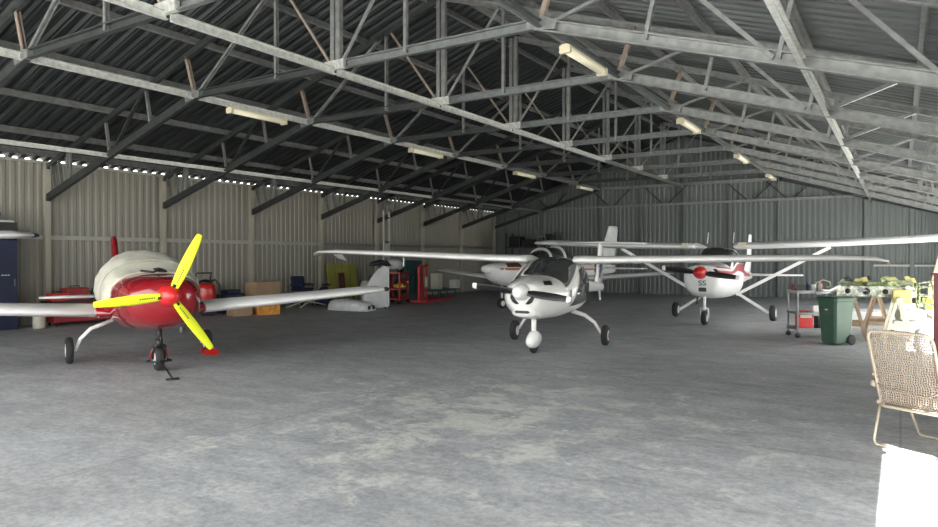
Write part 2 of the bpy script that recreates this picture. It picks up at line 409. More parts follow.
# purlins
for s in (-1, 1):
    for k, o_ in enumerate((.35, 2.05, 3.7, 5.25, 6.72, 8.15, 9.05)):
        mb = MB(); x = XR + s * o_; z = zroof(o_) - .075
        mb.channel((x, Y0, z), (x, YB - .1, z), .055, .13, (s * SL, 0, 1), flip=s)
        tag(mb.build('roof_purlin', 'steel'), 'galvanised purlin under the %s roof slope, %s down from the ridge' % ('left' if s < 0 else 'right', ordn[k]), 'purlin', 'roof purlins')
# sag rods / roof braces on right slope
for k, (a, b) in enumerate((((5.4, 8.4), (6.9, 11.3)), ((5.9, 5.4), (4.0, 8.2)), ((8.5, 5.4), (6.9, 8.2)))):
    pass
# light fittings
def lamp(x, y, z, lab, g):
    t = thing('ceiling_light', lab, 'light', (x, y, z), 0, g)
    mb = MB(); mb.loft([[Vector((a, yy, b)) for a, b in ((-.05, -.0), (-.075, -.035), (-.06, -.075), (-.025, -.095), (.025, -.095), (.06, -.075), (.075, -.035), (.05, 0))] for yy in (.05, 1.45)])
    mb.build('diffuser', 'lamp_body', t)
    mb = MB(); mb.box((0, .025, -.05), (.17, .06, .11)); mb.box((0, 1.475, -.05), (.17, .06, .11)); mb.box((0, .75, .01), (.1, 1.5, .03)); mb.build('housing', 'lamp_end', t)
ps = [9.1, 15.25, 21.4, 27.1]
for k, y in enumerate(ps):
    lamp(XR + 3.78, y, 4.70, 'fluorescent light under the right-of-ridge roof tie, %s from the camera' % ordn[k], 'fluorescent lights of the right row')
    lamp(XR - 3.78, y + .05, 4.70, 'fluorescent light under the left roof tie, %s from the camera' % ordn[k], 'fluorescent lights of the left row')
# loose electric cable along the centre right tie
mb = MB(); mb.tube([(XR + 3.65, 8.3 + i * .5, 4.80 + (.10 * abs(math.sin(i * 1.3)))) for i in range(13)], .012, 6)
tag(mb.build('electric_cable', 'cream'), 'pale electric cable clipped along the roof tie near the closest light', 'cable')

# ------------------------------------------------------------------ aircraft toolkit
def ring(sec, n=28):
    x, zc, hw, ht, hb, e = sec; out = []
    for k in range(n):
        t = 2 * math.pi * k / n; c, s_ = math.cos(t), math.sin(t)
        y = hw * math.copysign(abs(c) ** (2 / e), c); z = (ht if s_ > 0 else hb) * math.copysign(abs(s_) ** (2 / e), s_)
        out.append(Vector((x, y, zc + z)))
    return out
def interp(secs, x):
    S = sorted(secs, key=lambda s: s[0])
    if x <= S[0][0]: return tuple([x] + list(S[0][1:]))
    for i in range(len(S) - 1):
        if S[i][0] <= x <= S[i + 1][0]:
            h = S[i + 1][0] - S[i][0]; t = (x - S[i][0]) / h; out = [x]
            for j in range(1, 6):
                p1, p2 = S[i][j], S[i + 1][j]
                m1 = (p2 - S[i - 1][j]) / (S[i + 1][0] - S[i - 1][0]) * h if i > 0 else (p2 - p1)
                m2 = (S[i + 2][j] - p1) / (S[i + 2][0] - S[i][0]) * h if i + 2 < len(S) else (p2 - p1)
                out.append((2*t**3 - 3*t**2 + 1)*p1 + (t**3 - 2*t**2 + t)*m1 + (-2*t**3 + 3*t**2)*p2 + (t**3 - t**2)*m2)
            return tuple(out)
    return tuple([x] + list(S[-1][1:]))
def fuselage(secs, m, parent, name='fuselage', steps=44, n=36):
    xs = sorted(s[0] for s in secs); a, b = xs[0], xs[-1]; mb = MB()
    allx = sorted(set([round(a + (b - a) * i / steps, 4) for i in range(steps + 1)] + xs))
    mb.loft([ring(interp(secs, x), n) for x in allx]); return mb.build(name, m, parent)
def surf(secs, x, ang, off):
    s = interp(secs, x); c, q = math.cos(R(ang)), math.sin(R(ang))
    y = (s[2] + off) * math.copysign(abs(c) ** (2 / s[5]), c)
    z = s[1] + ((s[3] if q > 0 else s[4]) + off) * math.copysign(abs(q) ** (2 / s[5]), q)
    return Vector((x, y, z))
def patch(secs, corners, m, parent, name, off=.006, n=10):
    """corners: (x, angle) x4, ang 0 = left side (+y), 90 = top"""
    (a, b, c, d) = corners; mb = MB(); vs = []
    for i in range(n + 1):
        u = i / n
        for j in range(n + 1):
            v = j / n
            x = (1-u)*(1-v)*a[0] + u*(1-v)*b[0] + u*v*c[0] + (1-u)*v*d[0]
            t = (1-u)*(1-v)*a[1] + u*(1-v)*b[1] + u*v*c[1] + (1-u)*v*d[1]
            vs.append(surf(secs, x, t, off))
    mb.add(vs, [(i*(n+1)+j, i*(n+1)+j+1, (i+1)*(n+1)+j+1, (i+1)*(n+1)+j) for i in range(n) for j in range(n)], True)
    return mb.build(name, m, parent)
AF = [(0, 0), (.012, .28), (.05, .58), (.12, .85), (.25, 1.0), (.4, .97), (.6, .75), (.8, .42), (1, .03)]
def airfoil(chord, th, camber=.0):
    up = [(x * chord, y * th * .62 + camber) for x, y in AF]; lo = [(x * chord, -y * th * .38) for x, y in AF[1:]][::-1]
    return up + lo
def wing_rings(stations, vertical=False):
    rings = []
    for st in stations:   # (span, x_le, z, chord, thickness)
        sp, xl, z, ch, th = st[:5]
        if vertical: rings.append([Vector((xl - a, b - th * .12, z)) for a, b in airfoil(ch, th)])
        else: rings.append([Vector((xl - a, sp, z + b)) for a, b in airfoil(ch, th)])
    return rings
def wing(stations, m, parent, name='wing', vertical=False):
    mb = MB(); mb.loft(wing_rings(stations, vertical)); return mb.build(name, m, parent)
def mirror(st): return [(-s[0],) + tuple(s[1:]) for s in st]
def wheel(parent, c, r, w, hubm='white2', hub_r=.45):
    mb = MB(); mb.lathe([(r * .5, -w/2), (r * .85, -w/2), (r * .97, -w*.33), (r, 0), (r * .97, w*.33), (r * .85, w/2), (r * .5, w/2)], c, 'y', 28)
    t = mb.build('wheel', 'rubber', parent)
    mb = MB(); mb.lathe([(0.001, -w*.56), (r * hub_r*.6, -w*.56), (r * hub_r * 1.15, -w*.51), (r * hub_r * 1.15, w*.51), (r * hub_r*.6, w*.56), (0.001, w*.56)], c, 'y', 20)
    mb.build('hub', hubm, t); return t
def spinner(parent, x, z, r, ln, m):
    mb = MB(); mb.lathe([(r, x - .02)] + [(r * math.cos(t * math.pi / 2) ** .8 if t < 1 else .001, x + ln * math.sin(t * math.pi / 2)) for t in [0, .2, .4, .6, .75, .9, 1]], (0, 0, z), 'x', 28)
    return mb.build('spinner', m, parent)
def blade(parent, x, z, ang, ln, root, m, ch=.13, sleeve=False, tipm=None, r0=.06):
    """ang measured in the prop plane from +z towards +y"""
    d = Vector((0, math.sin(ang), math.cos(ang))); q = Vector((0, math.cos(ang), -math.sin(ang))); ax = Vector((1, 0, 0))
    mb = MB(); rings = []
    prof = [(r0, .5, .5), (.14, .62, .45), (.25, .95, .25), (.45, 1, .16), (.7, .9, .12), (.9, .7, .1), (.985, .5, .08), (1, .2, .05)] if not sleeve else \
        [(.13, .72, .34), (.16, .8, .36), (.3, .95, .3), (.5, 1.0, .26), (.75, .85, .22), (.93, .62, .2), (.99, .5, .16), (1, .3, .1)]
    for f, c_, th in prof:
        tw = R(12 + 28 * (1 - f)); cc = q * math.cos(tw) + ax * math.sin(tw); nn = ax * math.cos(tw) - q * math.sin(tw)
        P = Vector((x, 0, z)) + d * (f * ln); w = ch * c_ / 2; h = ch * th / 2
        rings.append([P + cc * (w * math.cos(t)) + nn * (h * math.sin(t)) for t in [2 * math.pi * k / 12 for k in range(12)]])
    mb.loft(rings); b = mb.build('propeller_blade', m, parent)
    if tipm:
        mb = MB(); rr = []
        for f, k in ((.91, 1.06), (.95, 1.08), (.99, 1.1), (1.003, .8)):
            c_ = .62 if f > .95 else .72
            tw = R(12 + 28 * (1 - f)); cc = q * math.cos(tw) + ax * math.sin(tw); nn = ax * math.cos(tw) - q * math.sin(tw)
            P = Vector((x, 0, z)) + d * (f * ln); w = ch * c_ / 2 * k; h = ch * .12 / 2 * k
            rr.append([P + cc * (w * math.cos(t)) + nn * (h * math.sin(t)) for t in [2 * math.pi * i / 12 for i in range(12)]])
        mb.loft(rr); mb.build('blade_tip', tipm, b)
    return b

# ------------------------------------------------------------------ red low wing aeroplane
RC = (-9.70, 6.09, 0); RTH = math.atan2(-.353, .936) - R(2.4)
P = thing('aeroplane', 'red low-wing aeroplane with yellow propeller sleeves and a beige canvas cabin cover', 'aeroplane', RC, RTH)
S = [(1.62, 1.08, .17, .15, .20, 2.0), (1.56, 1.07, .30, .22, .30, 2.1), (1.4, 1.05, .43, .28, .38, 2.3), (1.1, 1.03, .52, .33, .43, 2.5), (.7, 1.02, .58, .37, .46, 2.6), (.35, 1.0, .60, .42, .45, 2.6),
     (-.3, 1.0, .60, .5, .43, 2.5), (-1.0, 1.0, .52, .42, .38, 2.3), (-2.2, .98, .30, .22, .26, 2.1), (-3.4, .96, .14, .12, .15, 2), (-3.9, .96, .07, .08, .09, 2)]
fuselage(S, 'red', P)
# canvas cover over the cabin: its own bulging loft
CV = [(.62, 1.10, .575, .30, .30, 2.3), (.5, 1.08, .64, .36, .36, 2.3), (.2, 1.08, .67, .52, .38, 2.2), (-.25, 1.08, .68, .63, .38, 2.2), (-.8, 1.08, .64, .61, .38, 2.2), (-1.3, 1.06, .54, .48, .34, 2.2), (-1.8, 1.04, .42, .34, .24, 2.2), (-2.0, 1.02, .37, .27, .2, 2.2)]
mb = MB(); rings = []
for i in range(33):
    x = .62 - 2.62 * i / 32; s_ = interp(CV, x); rr = []
    for k in range(41):
        t = R(-30 + 240 * k / 40); c_, q = math.cos(t), math.sin(t)
        wob = 1 + .012 * math.sin(x * 9 + k * .8) + .010 * math.sin(k * 1.9 - x * 5)
        rr.append(Vector((x + .03 * math.sin(k * .5), s_[2] * wob * math.copysign(abs(c_) ** (2 / s_[5]), c_), s_[1] + (s_[3] if q > 0 else s_[4]) * wob * math.copysign(abs(q) ** (2 / s_[5]), q))))
    rings.append(rr)
n = 41; vs = [v for r_ in rings for v in r_]
mb.add(vs, [(i*n+k, i*n+k+1, (i+1)*n+k+1, (i+1)*n+k) for i in range(32) for k in range(n-1)], True)
cv = mb.build('canvas_cover', 'cloth', P); sd = cv.modifiers.new('s', 'SOLIDIFY'); sd.thickness = .015
mb = MB(); mb.tube([r_ + Vector((.005, 0, 0)) for r_ in rings[0]], .014, 6); mb.build('hem', 'cream', cv)
for x in (.3, -1.2):
    mb = MB(); mb.tube([surf(CV, x, a, .02) for a in range(-20, 201, 10)], .006, 5); mb.build('seam', 'cloth', cv)
mb = MB(); mb.tube([(.66, -.02, 1.44), (.74, .03, 1.45), (.70, .1, 1.43), (.80, .12, 1.41), (.76, 0, 1.42), (.86, -.06, 1.40), (.78, -.14, 1.41), (.70, -.2, 1.42)], .016, 6); mb.build('strap', 'black', cv)
# wings
W = [(.40, .60, .80, 1.45, .22), (.62, .52, .81, 1.32, .2), (.74, .49, .815, 1.28, .19)]
W2 = [(.74, .49, .815, 1.28, .19), (2.2, .42, .90, 1.18, .16), (3.5, .37, .99, 1.08, .14), (3.85, .34, 1.02, 1.0, .11), (3.97, .22, 1.03, .75, .05)]
for f in (lambda s: s, mirror):
    wing(f(W), 'red', P, 'wing_root'); w = wing(f(W2), 'silver', P, 'wing')
    e = f([(3.95, 0, 0, 0, 0)])[0][0]
    mb = MB(); mb.lathe([(.001, -.10), (.03, -.08), (.04, 0), (.03, .1), (.001, .13)], (.24, e, 1.035), 'x', 12); mb.build('wing_tip_light', 'black', w)
wing([(0.05, -3.25, .86, .62, .07), (.8, -3.32, .86, .5, .06), (1.28, -3.38, .86, .4, .04)], 'silver', P, 'stabiliser')
wing(mirror([(0.05, -3.25, .86, .62, .07), (.8, -3.32, .86, .5, .06), (1.28, -3.38, .86, .4, .04)]), 'silver', P, 'stabiliser')
wing([(0, -2.8, 1.0, 1.2, .14), (0, -3.2, 1.3, .9, .13), (0, -3.7, 1.95, .55, .12), (0, -3.76, 2.03, .45, .08)], 'red', P, 'fin', True)
spinner(P, 1.62, 1.10, .15, .20, 'red_bright')
for a in (0.49, 0.49 + 2.094, 0.49 + 4.189):
    b = blade(P, 1.72, 1.10, a - .06, .90, 0, 'yellow', .15, True)
    d = Vector((0, math.sin(a - .06), math.cos(a - .06)))
    mb = MB(); mb.tube([Vector((1.72, 0, 1.1)) + d * .05, Vector((1.72, 0, 1.1)) + d * .16], .035, 10); mb.build('blade_root', 'black', b)
    mb = MB(); c0 = Vector((1.745, 0, 1.1)) + d * .2; q = Vector((0, d.z, -d.y))
    for j in range(7): mb.box(c0 + d * (j * .028) + Vector((.012, 0, 0)), (.004, .016, .016), Euler((-(a - .06), 0, 0)).to_matrix())
    mb.build('sleeve_lettering', 'black', b)
# cowl intakes, exhaust panel, scoops
patch(S, [(1.57, 168), (1.54, 176), (1.56, 182), (1.59, 174)], 'black', P, 'air_intake')
mb = MB(); mb.tube([surf(S, .98, a, .004) for a in range(-60, 241, 10)], .004, 5); mb.tube([surf(S, x / 10, -8, .004) for x in range(3, 16)], .004, 5); mb.tube([surf(S, x / 10, 188, .004) for x in range(3, 16)], .004, 5); mb.build('cowl_seam', 'black', P)
# landing gear
for s in (1, -1):
    mb = MB(); mb.tube([(-.45, s * .42, .64), (-.50, s * .72, .52), (-.55, s * .86, .36), (-.57, s * .92, .18)], [.034, .032, .028, .024], 10); mb.build('gear_leg', 'white', P)
    wheel(P, (-.57, s * 1.0, .2), .20, .10, 'panelw')
mb = MB(); mb.tube([(.95, 0, .68), (.93, 0, .36)], .035, 10); mb.tube([(.93, 0, .46), (.93, 0, .33)], .046, 10)
mb.tube([(.93, -.08, .36), (.93, .08, .36)], .02, 8); mb.tube([(.93, .08, .36), (.88, .08, .17)], .016, 8); mb.tube([(.93, -.08, .36), (.88, -.08, .17)], .016, 8); mb.tube([(.98, 0, .62), (1.06, 0, .4), (.93, 0, .33)], .012, 6)
mb.build('nose_leg', 'black', P)
wheel(P, (.88, 0, .17), .17, .11, 'panelw')
mb = MB(); mb.tube([(1.3, .22, .66), (1.28, .22, .56)], .02, 8); mb.build('exhaust_pipe', 'steel', P)
# tow bar
t = thing('tow_bar', 'black tow bar with a red grip clipped to the nose wheel of the red aeroplane', 'tow bar', (RC[0] + .88 * math.cos(RTH), RC[1] + .88 * math.sin(RTH), 0), RTH)
mb = MB(); mb.tube([(-.02, .11, .15), (.0, .16, .14), (.14, .14, .15), (.2, .0, .15), (.14, -.14, .15), (.0, -.16, .14), (-.02, -.11, .15)], .014, 8); mb.build('fork', 'black', t)
mb = MB(); mb.tube([(.2, 0, .15), (.95, .0, .02)], .014, 8); mb.tube([(.95, -.08, .02), (.95, .08, .02)], .014, 8); mb.build('handle', 'black', t)
mb = MB(); mb.tube([(.0, .12, .17), (.05, .08, .35), (.02, 0, .42), (.05, -.08, .35), (.0, -.12, .17)], .009, 6); mb.build('safety_cord', 'red_bright', t)
def chock(x, y, rz, lab):
    t = thing('wheel_chock', lab, 'chock', (x, y, 0), rz, 'red wheel chocks')
    for d in (-.16, .16):
        mb = MB(); mb.poly([(d - .05, 0, 0), (d + .05, 0, 0), (d + .035 * (1 if d < 0 else -1), 0, .09)], .22); mb.build('wedge', 'red_bright', t)
    mb = MB(); mb.tube([(-.16, .12, .03), (0, .16, .02), (.16, .12, .03)], .01, 6); mb.build('cord', 'red_dull', t)
th_ = math.atan2(-.353, .936)
def loc_of(cx, cy, th, lx, ly): return (cx + lx * math.cos(th) - ly * math.sin(th), cy + lx * math.sin(th) + ly * math.cos(th))
c1 = loc_of(RC[0], RC[1], RTH, -.5, 1.02); chock(c1[0], c1[1], RTH, 'red wheel chocks around the right-hand main wheel of the red aeroplane')

# ------------------------------------------------------------------ white high wing aeroplane (front middle)
PTH = math.atan2(-.985, .165)
P = thing('aeroplane', 'white high-wing aeroplane with a round spinner and black two-blade propeller in mid hangar', 'aeroplane', (-5.38, 11.34, 0), PTH, rx=R(-.8))
S = [(1.86, 1.06, .14, .11, .15, 2), (1.80, 1.03, .27, .17, .26, 2.1), (1.62, 1.0, .38, .24, .33, 2.2), (1.35, .98, .47, .29, .38, 2.3), (1.0, .97, .53, .34, .40, 2.3), (.72, .98, .57, .44, .41, 2.4), (.35, 1.0, .61, .57, .42, 2.4),
     (.0, 1.02, .60, .60, .43, 2.4), (-.5, 1.04, .53, .56, .42, 2.3), (-1.1, 1.06, .34, .40, .32, 2.1), (-1.7, 1.04, .20, .22, .20, 2), (-2.8, .98, .12, .13, .13, 2), (-4.1, .92, .075, .09, .10, 2)]
fuselage(S, 'white', P, steps=60, n=48)
patch(S, [(1.04, 19), (1.04, 161), (.10, 134), (.10, 46)], 'glass', P, 'windscreen', .010, 18)
for s in (0, 1):
    g = lambda a: a if s == 0 else 180 - a
    d = patch(S, [(.92, g(-42)), (-.42, g(-38)), (-.42, g(46)), (.20, g(42))], 'white', P, 'door', .007, 14)
    patch(S, [(.88, g(-22)), (-.34, g(-20)), (-.34, g(42)), (.26, g(36))], 'glass', d, 'door_window', .013, 14)
    patch(S, [(-.5, g(2)), (-.95, g(8)), (-.9, g(30)), (-.5, g(42))], 'glass', P, 'rear_window', .008)
    mb = MB(); mb.tube([surf(S, .12 + (1.04 - .12) * k / 8, g(46 - 29 * k / 8), .012) for k in range(9)], .028, 8); mb.build('windscreen_pillar', 'white', P)
    patch(S, [(.98, g(-14)), (.88, g(-14)), (.84, g(12)), (.93, g(12))], 'blue_s', P, 'side_emblem', .009)
    patch(S, [(1.62, g(42)), (1.42, g(36)), (1.30, g(56)), (1.50, g(62))], 'black', P, 'cowl_vent', .006)
    mb = MB(); sg = 1 if s == 0 else -1; mb.tube([(1.845, sg * .19 * math.cos(R(a)), 1.05 + .19 * math.sin(R(a))) for a in (-8, -25, -42, -58, -72)], [.006, .028, .036, .028, .006], 8); mb.build('air_intake', 'black', P)
mb = MB(); mb.tube([surf(S, 1.0, a, .003) for a in range(-60, 241, 10)], .004, 5); mb.build('cowl_seam', 'panelw', P)
# chin scoop
CH = [(1.83, .74, .12, .055, .05, 2.2), (1.76, .73, .20, .08, .08, 2.4), (1.3, .68, .24, .10, .10, 2.4), (.9, .66, .18, .10, .08, 2.2), (.7, .66, .08, .05, .04, 2)]
fuselage(CH, 'white', P, 'chin_scoop', 16, 24)
mb = MB(); mb.loft([[Vector((1.845, y, .74 + z)) for y, z in ((-.13, 0), (-.10, -.022), (.10, -.022), (.13, 0), (.10, .022), (-.10, .022))], [Vector((1.80, y, .74 + z)) for y, z in ((-.13, 0), (-.10, -.022), (.10, -.022), (.13, 0), (.10, .022), (-.10, .022))]], smooth=False); mb.build('scoop_mouth', 'black', P)
spinner(P, 1.88, 1.06, .135, .24, 'white')
A = R(96)
blade(P, 1.94, 1.06, A, .82, 0, 'black', .13, tipm='white'); blade(P, 1.94, 1.06, A + math.pi, .82, 0, 'black', .13, tipm='white')
W = [(.44, .40, 1.56, 1.0, .15), (.6, .42, 1.56, 1.0, .15), (1.0, .41, 1.565, .98, .14), (3.2, .36, 1.625, .84, .12), (4.6, .28, 1.66, .64, .09), (5.1, .2, 1.655, .48, .06), (5.28, .08, 1.62, .3, .03), (5.3, .02, 1.57, .2, .02)]
for f in (lambda s: s, mirror):
    w = wing(f(W), 'white', P)
    mb = MB(); e = 1 if f(W)[1][0] > 0 else -1
    mb.tube([(-.30 + .0 * i, e * y, 1.555 + .08 * i) for i, y in enumerate((.8, 4.4))], .006, 5); mb.build('flap_gap', 'panelw', w)
mb = MB(); mb.poly([(.05, -5.0, 1.62), (-.38, -5.0, 1.62), (-.5, -5.0, 1.50), (-.30, -5.0, 1.47)], .5, (0, 1, 0)) if False else None
# T tail
wing([(0, -3.35, .95, 1.0, .1), (0, -3.6, 1.25, .72, .09), (0, -3.78, 1.86, .50, .07), (0, -3.8, 1.95, .44, .05)], 'white', P, 'fin', True)
for k in range(3):
    mb = MB(); z = 1.18 + k * .12
    for e in (-1, 1): mb.poly([(-3.62, e * .062, z), (-4.12, e * .028, z + .32), (-4.16, e * .026, z + .28), (-3.68, e * .06, z - .06)], .004)
    mb.build('fin_stripe', 'blue_s', P)
wing([(-1.05, -3.95, 1.95, .34, .04), (0, -3.75, 1.96, .56, .06), (1.05, -3.95, 1.95, .34, .04)], 'white', P, 'tailplane')
mb = MB(); mb.tube([(-3.9, 0, .86), (-3.98, 0, .66)], [.03, .02], 8); mb.lathe([(.001, -.03), (.045, -.02), (.05, 0), (.045, .02), (.001, .03)], (-4.0, 0, .64), 'y', 14); mb.build('tail_skid', 'white2', P)
for s in (1, -1):
    mb = MB(); pts = [(-.28, s * .26, .62), (-.32, s * .50, .55), (-.36, s * .68, .42), (-.38, s * .80, .22)]
    mb.tube(pts, [.045, .038, .032, .024], 10); mb.build('gear_leg', 'white', P)
    w = wheel(P, (-.38, s * .88, .19), .19, .11, 'panelw')
    mb = MB(); mb.lathe([(.05, -.002), (.05, .002)], (-.38, s * .945, .19), 'y', 12); mb.build('hub_cap', 'red_dull', w)
mb = MB(); mb.tube([(1.22, 0, .66), (1.20, 0, .30)], [.05, .04], 10); mb.build('nose_leg', 'white', P)
mb = MB(); mb.lathe([(.09, -.045), (.145, -.04), (.16, 0), (.145, .04), (.09, .045)], (1.18, 0, .16), 'y', 24); mb.build('wheel', 'rubber', P)
SP = [(1.44, .20, .03, .03, .03, 2), (1.40, .21, .075, .09, .08, 2), (1.28, .23, .10, .145, .14, 2.2), (1.15, .24, .10, .15, .15, 2.2), (1.02, .24, .085, .11, .12, 2.1), (.88, .25, .03, .04, .04, 2)]
fuselage(SP, 'white', P, 'wheel_fairing', 16, 24)
mb = MB(); mb.tube([(-.38, -3.35, 1.64), (-.39, -3.35, 1.38)], .016, 8); mb.build('tie_strap', 'white', P)
mb = MB(); mb.poly([(-.30, -4.8, 1.61), (-.30, -5.02, 1.60), (-.45, -5.02, 1.53), (-.52, -4.84, 1.48)], .02, (1, 0, 1)); mb.build('aileron_tab', 'white', P)

# ------------------------------------------------------------------ Cessna style strut braced aeroplane
def high_wing(label, loc, th, tipm, stripem, roll=0, letters=True, clutter=True):
    P = thing('aeroplane', label, 'aeroplane', loc, th, rx=R(roll))
    S = [(1.77, 1.20, .30, .20, .36, 2.4), (1.72, 1.18, .38, .25, .42, 2.5), (1.5, 1.15, .45, .29, .45, 2.6), (1.1, 1.13, .49, .33, .50, 2.8), (.72, 1.13, .51, .38, .52, 2.8), (.3, 1.16, .52, .66, .56, 3.2),
         (-.1, 1.17, .52, .69, .57, 3.2), (-.7, 1.17, .50, .67, .55, 3.0), (-1.3, 1.16, .40, .50, .44, 2.6), (-2.2, 1.12, .27, .28, .30, 2.3), (-3.4, 1.08, .15, .16, .18, 2.1), (-4.6, 1.05, .06, .10, .10, 2)]
    fuselage(S, 'white2', P, steps=54, n=44)
    patch(S, [(.76, 34), (.76, 146), (-.1, 132), (-.1, 48)], 'glass', P, 'windscreen', .008, 16)
    for s in (0, 1):
        g = lambda a: a if s == 0 else 180 - a
        patch(S, [(.58, g(20)), (-.25, g(14)), (-.25, g(48)), (.28, g(48))], 'glass', P, 'side_window')
        patch(S, [(-.34, g(14)), (-.95, g(18)), (-.85, g(48)), (-.34, g(48))], 'glass', P, 'side_window')
        patch(S, [(1.74, g(16)), (.5, g(4)), (.5, g(13)), (1.74, g(28))], stripem, P, 'cowl_stripe', .006, 12)
        patch(S, [(.5, g(4)), (-4.2, g(-10)), (-4.2, g(20)), (.5, g(13))], stripem, P, 'side_stripe', .006, 20)
        patch(S, [(1.60, g(46)), (.78, g(26)), (.78, g(31)), (1.6, g(58))], stripem, P, 'upper_stripe', .007, 12)
        patch(S, [(1.76, g(14)), (1.70, g(0)), (1.70, g(32)), (1.76, g(40))], 'black', P, 'air_intake', .012)
        mb = MB(); sg = 1 if s == 0 else -1
        mb.bar((.02, sg * .46, .68), (-.02, sg * 2.55, 1.86), .075, .03, (1, 0, 0)); mb.build('wing_strut', 'white2', P)
        mb = MB(); mb.bar((-.55, sg * .36, .70), (-.62, sg * 1.12, .20), .07, .028, (1, 0, 0)); mb.build('gear_leg', 'white2', P)
        wheel(P, (-.62, sg * 1.22, .2), .20, .14, 'panelw')
    spinner(P, 1.80, 1.26, .15, .27, 'red_bright')
    B = R(97)
    blade(P, 1.86, 1.26, B, .88, 0, 'black', .15, tipm='white'); blade(P, 1.86, 1.26, B + math.pi, .88, 0, 'black', .15, tipm='white')
    W = [(.47, .50, 1.88, 1.45, .17), (.55, .55, 1.88, 1.45, .17), (2.6, .54, 1.93, 1.43, .17), (4.6, .42, 2.02, 1.25, .16), (4.95, .36, 2.03, 1.12, .13)]
    WT = [(4.95, .36, 2.03, 1.12, .13), (5.08, .28, 2.03, .9, .09), (5.14, .16, 2.02, .7, .03)]
    for f in (lambda s: s, mirror):
        w = wing(f(W), 'white2', P); wing(f(WT), tipm, w, 'wing_tip')
        e = 1 if f(W)[1][0] > 0 else -1
        if clutter:
            mb = MB(); mb.box((.12, e * .68, 1.92), (.9, .16, .12)); mb.build('wing_root_cover', 'cream', w)
    wing([(0, -3.4, 1.15, 1.2, .1), (0, -3.95, 1.5, .85, .09), (0, -4.3, 2.25, .52, .06), (0, -4.33, 2.33, .45, .04)], 'white2', P, 'fin', True)
    wing([(-1.5, -4.12, 1.08, .55, .05), (0, -3.85, 1.08, .9, .08), (1.5, -4.12, 1.08, .55, .05)], 'white2', P, 'tailplane')
    mb = MB()
    for yy, x in ((-.3, -.2), (.3, -.4)): mb.tube([(x, yy, 1.98), (x - .12, yy, 2.26)], .012, 6)
    mb.build('antenna', 'white', P)
    mb = MB(); mb.tube([(1.38, 0, .72), (1.40, 0, .36)], .035, 10); mb.tube([(1.40, .09, .40), (1.37, .09, .16)], .018, 8); mb.tube([(1.40, -.09, .40), (1.37, -.09, .16)], .018, 8); mb.tube([(1.4, -.09, .4), (1.4, .09, .4)], .02, 8); mb.build('nose_leg', 'white2', P)
    wheel(P, (1.37, 0, .17), .17, .12, 'panelw')
    # lower intake and exhaust
    mb = MB(); mb.box((1.755, .04, .865), (.06, .18, .10)); mb.build('lower_intake', 'black', P, bevel=.02)
    mb = MB(); mb.tube([(1.2, -.2, .66), (1.25, -.22, .50)], .025, 8); mb.build('exhaust_pipe', 'steel_dark', P)
    if letters: text('nose_lettering', 'SS', .17, 'black', P, (1.785, .04, 1.01), (R(90), 0, R(90)), .008, 1.2)
    return P
high_wing('white high-wing aeroplane with wing struts, dark red stripes and a red spinner at right', (-3.93, 18.0, 0), R(-89.8), 'white2', 'stripe', roll=0)
L = high_wing('aeroplane at the left edge showing only a white wing with dark blue tip', (-14.3, 1.5, 0), 0, 'navy', 'blue_s', letters=False, clutter=False)

# ------------------------------------------------------------------ low wing with orange stripe at the back
P = thing('aeroplane', 'white low-wing aeroplane with an orange-brown side stripe half hidden behind the middle aeroplane', 'aeroplane', (-10.2, 19.9, 0), R(-106))
S = [(1.95, 1.26, .14, .12, .14, 2), (1.88, 1.22, .30, .2, .3, 2.2), (1.5, 1.18, .44, .28, .42, 2.4), (.8, 1.16, .54, .34, .50, 2.5), (0, 1.16, .56, .36, .52, 2.5), (-.9, 1.16, .50, .36, .46, 2.4), (-2.2, 1.16, .30, .26, .32, 2.2), (-4.4, 1.2, .10, .14, .14, 2)]
fuselage(S, 'white2', P)
CB = [(x - .7, *q_) for x, *q_ in [(.85, 1.40, .40, .08, .1, 2.2), (.55, 1.44, .46, .32, .1, 2.3), (.1, 1.44, .48, .50, .1, 2.4), (-.6, 1.44, .46, .48, .1, 2.4), (-1.2, 1.42, .38, .22, .1, 2.2), (-1.5, 1.40, .3, .06, .1, 2)]]
cb = fuselage(CB, 'glass', P, 'canopy', 20, 28)
mb = MB()
for x in (-.4, -1.1): mb.tube([surf(CB, x, a, .015) for a in range(0, 181, 10)], .05, 6)
mb.build('canopy_frame', 'white2', cb)
for s in (0, 1):
    g = lambda a: a if s == 0 else 180 - a
    patch(S, [(1.8, g(6)), (-3.6, g(0)), (-3.6, g(14)), (1.8, g(20))], 'orange_s', P, 'side_stripe', .006, 20)
    patch(S, [(1.55, g(24)), (1.0, g(22)), (1.0, g(60)), (1.5, g(60))], 'brown', P, 'open_cowl_hatch', .008)
    sg = 1 if s == 0 else -1
    wing([(sg * a, b, c_, d, e) for a, b, c_, d, e in [(.4, .5, .82, 1.5, .18), (2.5, .45, .98, 1.4, .15), (4.6, .35, 1.14, 1.2, .11), (4.85, .1, 1.17, .8, .05)]], 'white2', P)
    mb = MB(); mb.tube([(-.5, sg * 1.3, .85), (-.5, sg * 1.3, .25)], .035, 8); mb.build('gear_leg', 'white2', P); wheel(P, (-.5, sg * 1.38, .2), .2, .13)
spinner(P, 1.96, 1.26, .14, .3, 'white')
wing([(0, -2.9, 1.3, 1.35, .1), (0, -3.6, 1.75, .95, .09), (0, -4.05, 2.65, .62, .06), (0, -4.1, 2.78, .52, .04)], 'panelw', P, 'fin', True)
wing([(-1.5, -3.9, 1.22, .5, .05), (0, -3.6, 1.22, .8, .07), (1.5, -3.9, 1.22, .5, .05)], 'white2', P, 'tailplane')
mb = MB(); mb.tube([(1.4, 0, .8), (1.4, 0, .25)], .035, 8); mb.build('nose_leg', 'white2', P); wheel(P, (1.4, 0, .17), .17, .12)
